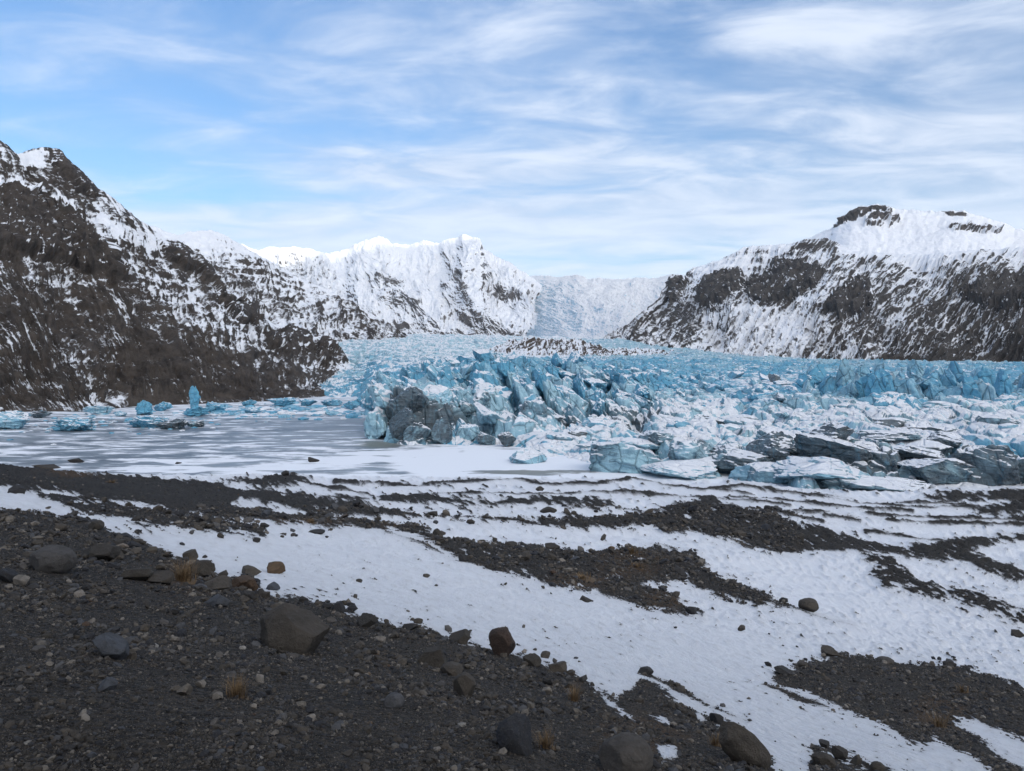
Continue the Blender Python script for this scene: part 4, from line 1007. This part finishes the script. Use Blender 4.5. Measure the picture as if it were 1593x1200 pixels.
    cr = np.array(crest, float)
    o = loft('icefall', crest, foot, 620, 380, mat, dI, [], bias=.02, slope=(.62, 2.0), streak=(40, 14, .2), sn_noise=.3, back=600)
    me = o.data
    for nm, v in (('dirt', 0.0), ('tint', .75)):
        a = me.attributes.new(nm, 'FLOAT', 'POINT'); a.data.foreach_set('value', np.full(len(me.vertices), v, np.float32))

    # ---- dark medial moraine below the icefall
    crest = [(742, 553, 1250), (770, 541, 1300), (800, 531, 1340), (820, 528, 1360), (850, 532, 1380), (890, 529, 1400), (915, 535, 1400), (940, 546, 1400), (1000, 545, 1450), (1060, 551, 1450)]
    foot = [(735, 566, 950), (800, 560, 980), (900, 559, 980), (1000, 557, 1050), (1075, 560, 1100)]
    def dMo(pxm, pym, X, Y, Z, t, s): return ridged(s * 22 - t * 2, t * 2, 4, 261) * 7 + fbm(pxm * .08, pym * .1, 4, 263) * 5
    loft('moraine', crest, foot, 420, 120, mountain_mat('moraine_debris', 3.0, (0.04, 0.03, 0.022), (0.10, 0.075, 0.055)), dMo, [([(800, 526), (920, 530), (945, 550), (860, 550), (790, 545)], -.30, 8)], bias=-.12, slope=(.7, 2.2), streak=(60, 3, .7), back=200)

    # ---- right mountain
    crest = [(985, 512, 2300), (1010, 492, 2250), (1038, 464, 2200), (1045, 446, 2180), (1049, 428, 2170), (1061, 429, 2160), (1066, 437, 2160), (1079, 418, 2140), (1100, 411, 2120), (1119, 406, 2080), (1136, 397, 2050), (1152, 389, 2030), (1156, 384, 2030), (1190, 383, 2000), (1230, 379, 1950), (1254, 373, 1920), (1290, 371, 1880), (1310, 382, 1840), (1329, 391, 1800), (1357, 394, 1760), (1437, 395, 1680), (1516, 390, 1600), (1593, 384, 1540), (1800, 350, 1400), (2050, 300, 1300)]
    foot = [(900, 541, 2000), (950, 543, 1900), (1039, 549, 1650), (1119, 556, 1450), (1238, 562, 1180), (1357, 566, 1040), (1593, 570, 900), (1800, 574, 820)]
    cr2 = [[(1083, 466), (1091, 449), (1119, 429), (1151, 419), (1155, 445), (1127, 466), (1107, 476)], [(1159, 443), (1182, 421), (1206, 405), (1254, 412), (1282, 429), (1266, 446), (1222, 464), (1170, 468)],
           [(1282, 490), (1310, 461), (1341, 437), (1359, 462), (1341, 490), (1305, 497)], [(1040, 466), (1046, 428), (1064, 428), (1064, 440), (1052, 462)], [(1500, 462), (1530, 440), (1600, 425), (1720, 410), (1720, 470), (1600, 480), (1530, 478)]]
    def dR(pxm, pym, X, Y, Z, t, s):
        e = sst(0, .05, t); ft = (1 - .85 * sst(.93, 1, t))
        g = ridged(s * 46 + fbm(pxm * .010, pym * .010, 3, 271) * 1.0, t * 1.6, 4, 273, .55) - .5
        g2 = ridged(s * 120 + fbm(pxm * .02, pym * .02, 3, 275) * 1.5, t * 2.5, 3, 277, .55) - .5
        lower = sst(.75, .35, t)
        g3 = ridged(s * 210 + fbm(pxm * .02, pym * .02, 3, 276) * 1.2, t * 4, 3, 278, .55) - .5
        st1 = strata(Z, X, Y, 24, 2.5, 281)
        return (ft * e * (fbm(pxm * .010, pym * .012, 4, 279) * 26 + g * (16 + 6 * lower) + g2 * 7 * lower + g3 * 2.5 + st1 * 6 * sst(.3, .6, t) + fbm(pxm * .06, pym * .06, 5, 283, .6) * 5) + cliffs(pxm, pym, cr2, 4) * 11 * ft * (1 + .6 * ridged(pxm * .06, pym * .03, 3, 285)),
                -g * .50 - g2 * .40 * lower - g3 * .45 - st1 * .35 * sst(.25, .6, t) + cliffs(pxm, pym, cr2, 8) * (ridged(pxm * .12, pym * .06, 4, 286) - .34 - strata(Z, X, Y, 9, 2.2, 287) * .6) * 1.6)
    pR = [(c, -.55, 8) for c in cr2] + [
        ([(1214, 398), (1240, 380), (1290, 370), (1314, 386), (1270, 390)], -.30, 5), ([(985, 512), (1040, 470), (1085, 470), (1080, 520), (1030, 548), (960, 535)], -.28, 12),
        ([(1350, 562), (1400, 545), (1450, 520), (1520, 490), (1593, 480), (1900, 450), (1900, 600), (1350, 575)], -.13, 18), ([(1340, 556), (1430, 552), (1520, 545), (1900, 545), (1900, 600), (1340, 576)], -.36, 6),
        ([(1310, 385), (1600, 385), (1900, 350), (1900, 395), (1600, 410), (1400, 412)], .35, 12), ([(1080, 418), (1230, 380), (1240, 392), (1150, 415), (1080, 440)], .35, 8), ([(1130, 470), (1280, 500), (1260, 530), (1130, 520)], .12, 14)]
    loft('mountain', crest, foot, 1500, 560, mountain_mat('basalt_right', 4.0, (0.028, 0.027, 0.028), (0.085, 0.080, 0.077)), dR, pR, prof=1.1, bias=.04, slope=(.64, 1.1), streak=(260, 7, .34), sn_noise=.24)

    # ---- flat topped snow mountain behind it
    crest = [(1130, 410, 3300), (1200, 390, 3300), (1258, 371, 3300), (1280, 361, 3300), (1298, 352, 3300), (1304, 343, 3300), (1310, 336, 3300), (1320, 332, 3300), (1333, 323, 3300), (1361, 319, 3300), (1381, 321, 3300), (1400, 326, 3300), (1417, 327, 3300), (1461, 329, 3300), (1480, 327, 3300), (1500, 328, 3300), (1512, 333, 3300), (1556, 344, 3300), (1580, 356, 3300), (1600, 359, 3300), (1750, 385, 3300), (1950, 430, 3300)]
    foot = [(1100, 440, 2400), (1357, 430, 2300), (1950, 470, 2300)]
    cm = [[(1297, 355), (1306, 340), (1335, 322), (1361, 318), (1386, 321), (1384, 328), (1350, 330), (1322, 341)], [(1342, 352), (1361, 331), (1376, 338), (1370, 347)], [(1462, 329), (1500, 326), (1505, 333), (1466, 333)], [(1476, 357), (1556, 356), (1556, 360), (1476, 360)], [(1375, 335), (1400, 339), (1396, 344), (1374, 341)]]
    def dT(pxm, pym, X, Y, Z, t, s):
        return (1 - .8 * sst(.95, 1, t)) * (fbm(pxm * .012, pym * .02, 4, 291) * 26 + fbm(pxm * .07, pym * .09, 4, 293) * 7) + cliffs(pxm, pym, cm, 2.5) * 20 * (1 - .9 * sst(.9, 1, t)) * (1 + .5 * ridged(pxm * .1, pym * .06, 3, 295))
    loft('mountain', crest, foot, 800, 260, mountain_mat('basalt_mesa', 6.0), dT, [(c, -1.15, 2.5) for c in cm], bias=.45, slope=(.6, 1.4), streak=(50, 4, .12), sn_noise=.3, back=700)

    # ---- unseen wall added behind and right, shaped to shade the valley from the sun
    n, k = 220, 49
    az = math.radians(SUN_AZ); ux, uy = math.sin(az), math.cos(az)  # towards the sun
    pp = np.linspace(-3600, 5600, n)[None, :]; t = np.linspace(0, 1, k)[:, None]
    cz = np.interp(pp, [-3600, -1500, 0, 300, 853, 1250, 1625, 2117, 2600, 3000, 4500, 5600], SHADE_WALL) + 25 * fbm(pp / 300, pp * 0, 4, 301)
    prof = np.where(t < .5, t * 2, 2 - t * 2)
    off = (t - .5) * 3000
    X = ux * (2500 + off) - uy * pp; Y = uy * (2500 + off) + ux * pp
    Z = -20 + cz * prof ** 1.25 + fbm(X * .002, Y * .002, 5, 305) * 260 * prof * (1 - prof)
    o = mesh_obj('mountain', np.stack([X, Y, Z], -1).reshape(-1, 3), grid_faces(k, n), mountain_mat('shade_wall_rock', 12.0), {'snow': .75 + fbm(X * .004, Y * .004, 4, 307) * .6})  # not a mountain in view: the added sun blocker
    structure(o)

    # ---- valley floor under everything, out to the horizon
    R = np.concatenate([[0.0], np.geomspace(150, 7400, 40)]); A = np.linspace(0, 2 * np.pi, 97)
    X = R[:, None] * np.sin(A)[None]; Y = R[:, None] * np.cos(A)[None]
    Z = np.full(X.shape, -9.0) + fbm(X * .002, Y * .002, 3, 311) * 3
    o = mesh_obj('terrain', np.stack([X, Y, Z], -1).reshape(-1, 3), grid_faces(*X.shape), mountain_mat('valley_floor', 3.0), {'snow': .6 + fbm(X * .01, Y * .01, 3, 313) * .5})
    structure(o)

# ------------------------------------------------------------------ sky, sun, camera
SHADE_WALL = [900, 1000, 1100, 1200, 1240, 1500, 1645, 1650, 1620, 1580, 1500, 1300]  # crest heights of the added wall, tuned to leave only far crests sunlit
SUN_EL, SUN_AZ = 8.0, 148.0           # azimuth clockwise from the view direction (+Y): behind and to the right

def build_light():
    w = bpy.data.worlds.new('World'); SC.world = w; w.use_nodes = True
    nt = w.node_tree; nt.nodes.clear(); q = NB(nt)
    out = q.n('ShaderNodeOutputWorld'); bg = q.n('ShaderNodeBackground'); nt.links.new(bg.outputs[0], out.inputs[0])
    sky = q.n('ShaderNodeTexSky', sky_type='NISHITA'); sky.sun_disc = False
    sky.sun_elevation = math.radians(SUN_EL); sky.sun_rotation = math.radians(SUN_AZ)
    sky.air_density = 1.0; sky.dust_density = 0.6; sky.ozone_density = 1.6; sky.altitude = 100
    d = q.n('ShaderNodeTexCoord').outputs['Generated']
    # high thin cloud: the view direction meets a flat layer, noise drawn out along the wind
    sep = q.n('ShaderNodeSeparateXYZ'); q.put(sep.inputs[0], d)
    h = q.math('ADD', q.math('MAXIMUM', sep.outputs[2], 0.0), 0.10)
    cx = q.math('DIVIDE', sep.outputs[0], h); cy = q.math('DIVIDE', sep.outputs[1], h)
    cb = q.n('ShaderNodeCombineXYZ'); q.put(cb.inputs[0], cx); q.put(cb.inputs[1], cy)
    rot = q.n('ShaderNodeMapping'); q.put(rot.inputs[0], cb.outputs[0]); rot.inputs['Rotation'].default_value = (0, 0, math.radians(-14)); rot.inputs['Scale'].default_value = (0.62, 1.05, 1); rot.inputs['Location'].default_value = (1.3, 0.35, 0)
    n1 = q.noise(rot.outputs[0], 0.8, 9, 0.54, 0.45); n2 = q.noise(rot.outputs[0], 3.2, 9, 0.62, 0.5); n3 = q.noise(cb.outputs[0], 0.35, 3, 0.5)
    mk = q.math('ADD', q.math('ADD', q.math('MULTIPLY', n1, 0.8), q.math('MULTIPLY', n2, 0.25)), q.math('MULTIPLY', n3, 0.45))
    # thicker towards the horizon and to the right, with two clear lanes on the left
    el = sep.outputs[2]; az = sep.outputs[0]
    mk = q.math('ADD', mk, q.math('ADD', q.math('MULTIPLY', q.ramp(el, 0.0, 0.34, 1.0, 0.0), 0.27), q.math('MULTIPLY', q.ramp(az, -0.55, 0.45), 0.09)))
    def lane(a0, e0, ra, re, amt):
        u = q.math('DIVIDE', q.math('SUBTRACT', az, a0), ra); v = q.math('DIVIDE', q.math('SUBTRACT', el, e0), re)
        r2 = q.math('ADD', q.math('MULTIPLY', u, u), q.math('MULTIPLY', v, v))
        return q.math('MULTIPLY', q.math('EXPONENT', q.math('MULTIPLY', r2, -1.0)), amt)
    for ln in ((-0.50, 0.27, 0.16, 0.06, -0.09), (-0.12, 0.295, 0.16, 0.030, -0.14), (-0.36, 0.215, 0.10, 0.022, -0.12), (0.20, 0.37, 0.10, 0.06, -0.12), (0.42, 0.33, 0.10, 0.05, -0.10), (-0.22, 0.40, 0.22, 0.05, 0.12), (0.33, 0.385, 0.10, 0.018, 0.14), (-0.10, 0.25, 0.20, 0.020, 0.10)):
        mk = q.math('ADD', mk, lane(*ln))
    mk = q.ramp(q.math('ADD', mk, q.math('MULTIPLY', q.math('SUBTRACT', n2, 0.5), 0.42)), 0.57, 1.04)
    cl = q.mix(q.ramp(n2, 0.35, 0.7), CLOUD_A, CLOUD_B)
    cl = q.mix(q.ramp(el, 0.08, 0.30, 0.85, 0.0), cl, (2.85, 3.22, 3.75))
    # the sky on the sun's side, behind the viewer, is far brighter
    dv = q.n('ShaderNodeVectorMath', operation='DOT_PRODUCT'); q.put(dv.inputs[0], d); a_ = math.radians(SUN_AZ); dv.inputs[1].default_value = (math.sin(a_), math.cos(a_), 0.35)
    cl = q.mix(q.ramp(dv.outputs['Value'], 0.0, 0.95), cl, SUNSIDE)
    blue = q.n('ShaderNodeMix', data_type='RGBA', blend_type='MULTIPLY'); blue.inputs[0].default_value = 1.0
    q.put(blue.inputs[6], sky.outputs[0]); blue.inputs[7].default_value = (*SKY_GAIN, 1)
    nt.links.new(q.mix(q.math('MULTIPLY', mk, 0.9), blue.outputs[2], cl), bg.inputs[0]); bg.inputs[1].default_value = 0.12
    L = bpy.data.lights.new('sun', 'SUN'); L.energy = 2.0; L.angle = math.radians(0.53); L.color = (1.0, 0.90, 0.76)
    o = bpy.data.objects.new('sun', L); COL.objects.link(o)
    el, az = math.radians(SUN_EL), math.radians(SUN_AZ)
    dirv = (math.sin(az) * math.cos(el), math.cos(az) * math.cos(el), math.sin(el))
    from mathutils import Vector
    o.rotation_euler = Vector(dirv).to_track_quat('Z', 'Y').to_euler(); o.location = (600, -900, 300)

CLOUD_A, CLOUD_B, SKY_GAIN, SUNSIDE = (1.62, 2.05, 2.80), (2.75, 3.02, 3.5), (0.45, 0.60, 0.81), (10.5, 10.0, 9.4)

def build_camera():
    c = bpy.data.cameras.new('camera'); c.sensor_fit = 'HORIZONTAL'; c.sensor_width = 36.0; c.lens = F / W0 * 36.0
    c.shift_y = -(H0 / 2 - HY) / W0; c.clip_start = 0.1; c.clip_end = 40000
    o = bpy.data.objects.new('camera', c); COL.objects.link(o); o.location = (0, 0, ZC); o.rotation_euler = (math.radians(90), 0, 0)
    SC.camera = o

def build_haze():
    m = bpy.data.materials.new('haze_air'); m.use_nodes = True; nt = m.node_tree; nt.nodes.clear()
    out = nt.nodes.new('ShaderNodeOutputMaterial'); v = nt.nodes.new('ShaderNodeVolumePrincipled')
    v.inputs['Color'].default_value = (0.80, 0.87, 0.95, 1); v.inputs['Density'].default_value = HAZE; v.inputs['Anisotropy'].default_value = 0.2
    nt.links.new(v.outputs[0], out.inputs['Volume'])
    a, b = (-7600, -7800, -16), (7700, 7700, 1750)
    V = [(x, y, z) for z in (a[2], b[2]) for y in (a[1], b[1]) for x in (a[0], b[0])]
    o = mesh_obj('haze', V, [(0, 2, 3, 1), (4, 5, 7, 6), (0, 1, 5, 4), (2, 6, 7, 3), (0, 4, 6, 2), (1, 3, 7, 5)], m, smooth=False)
    tag(o, 'thin pale blue haze in the air of the valley', 'haze', kind='stuff')

HAZE = 3.4e-5
build_camera(); build_light(); build_haze()
build_ground(); build_gravel(); build_boulders(); build_grass()
build_lake()
G = build_glacier(); build_ice(*G)
build_mountains()
SC.view_settings.view_transform = 'Standard'; SC.view_settings.look = 'None'; SC.view_settings.gamma = 1.0
SC.view_settings.exposure = 1.45
SC.cycles.max_bounces = 5; SC.cycles.diffuse_bounces = 3; SC.cycles.glossy_bounces = 2
SC.cycles.use_denoising = True
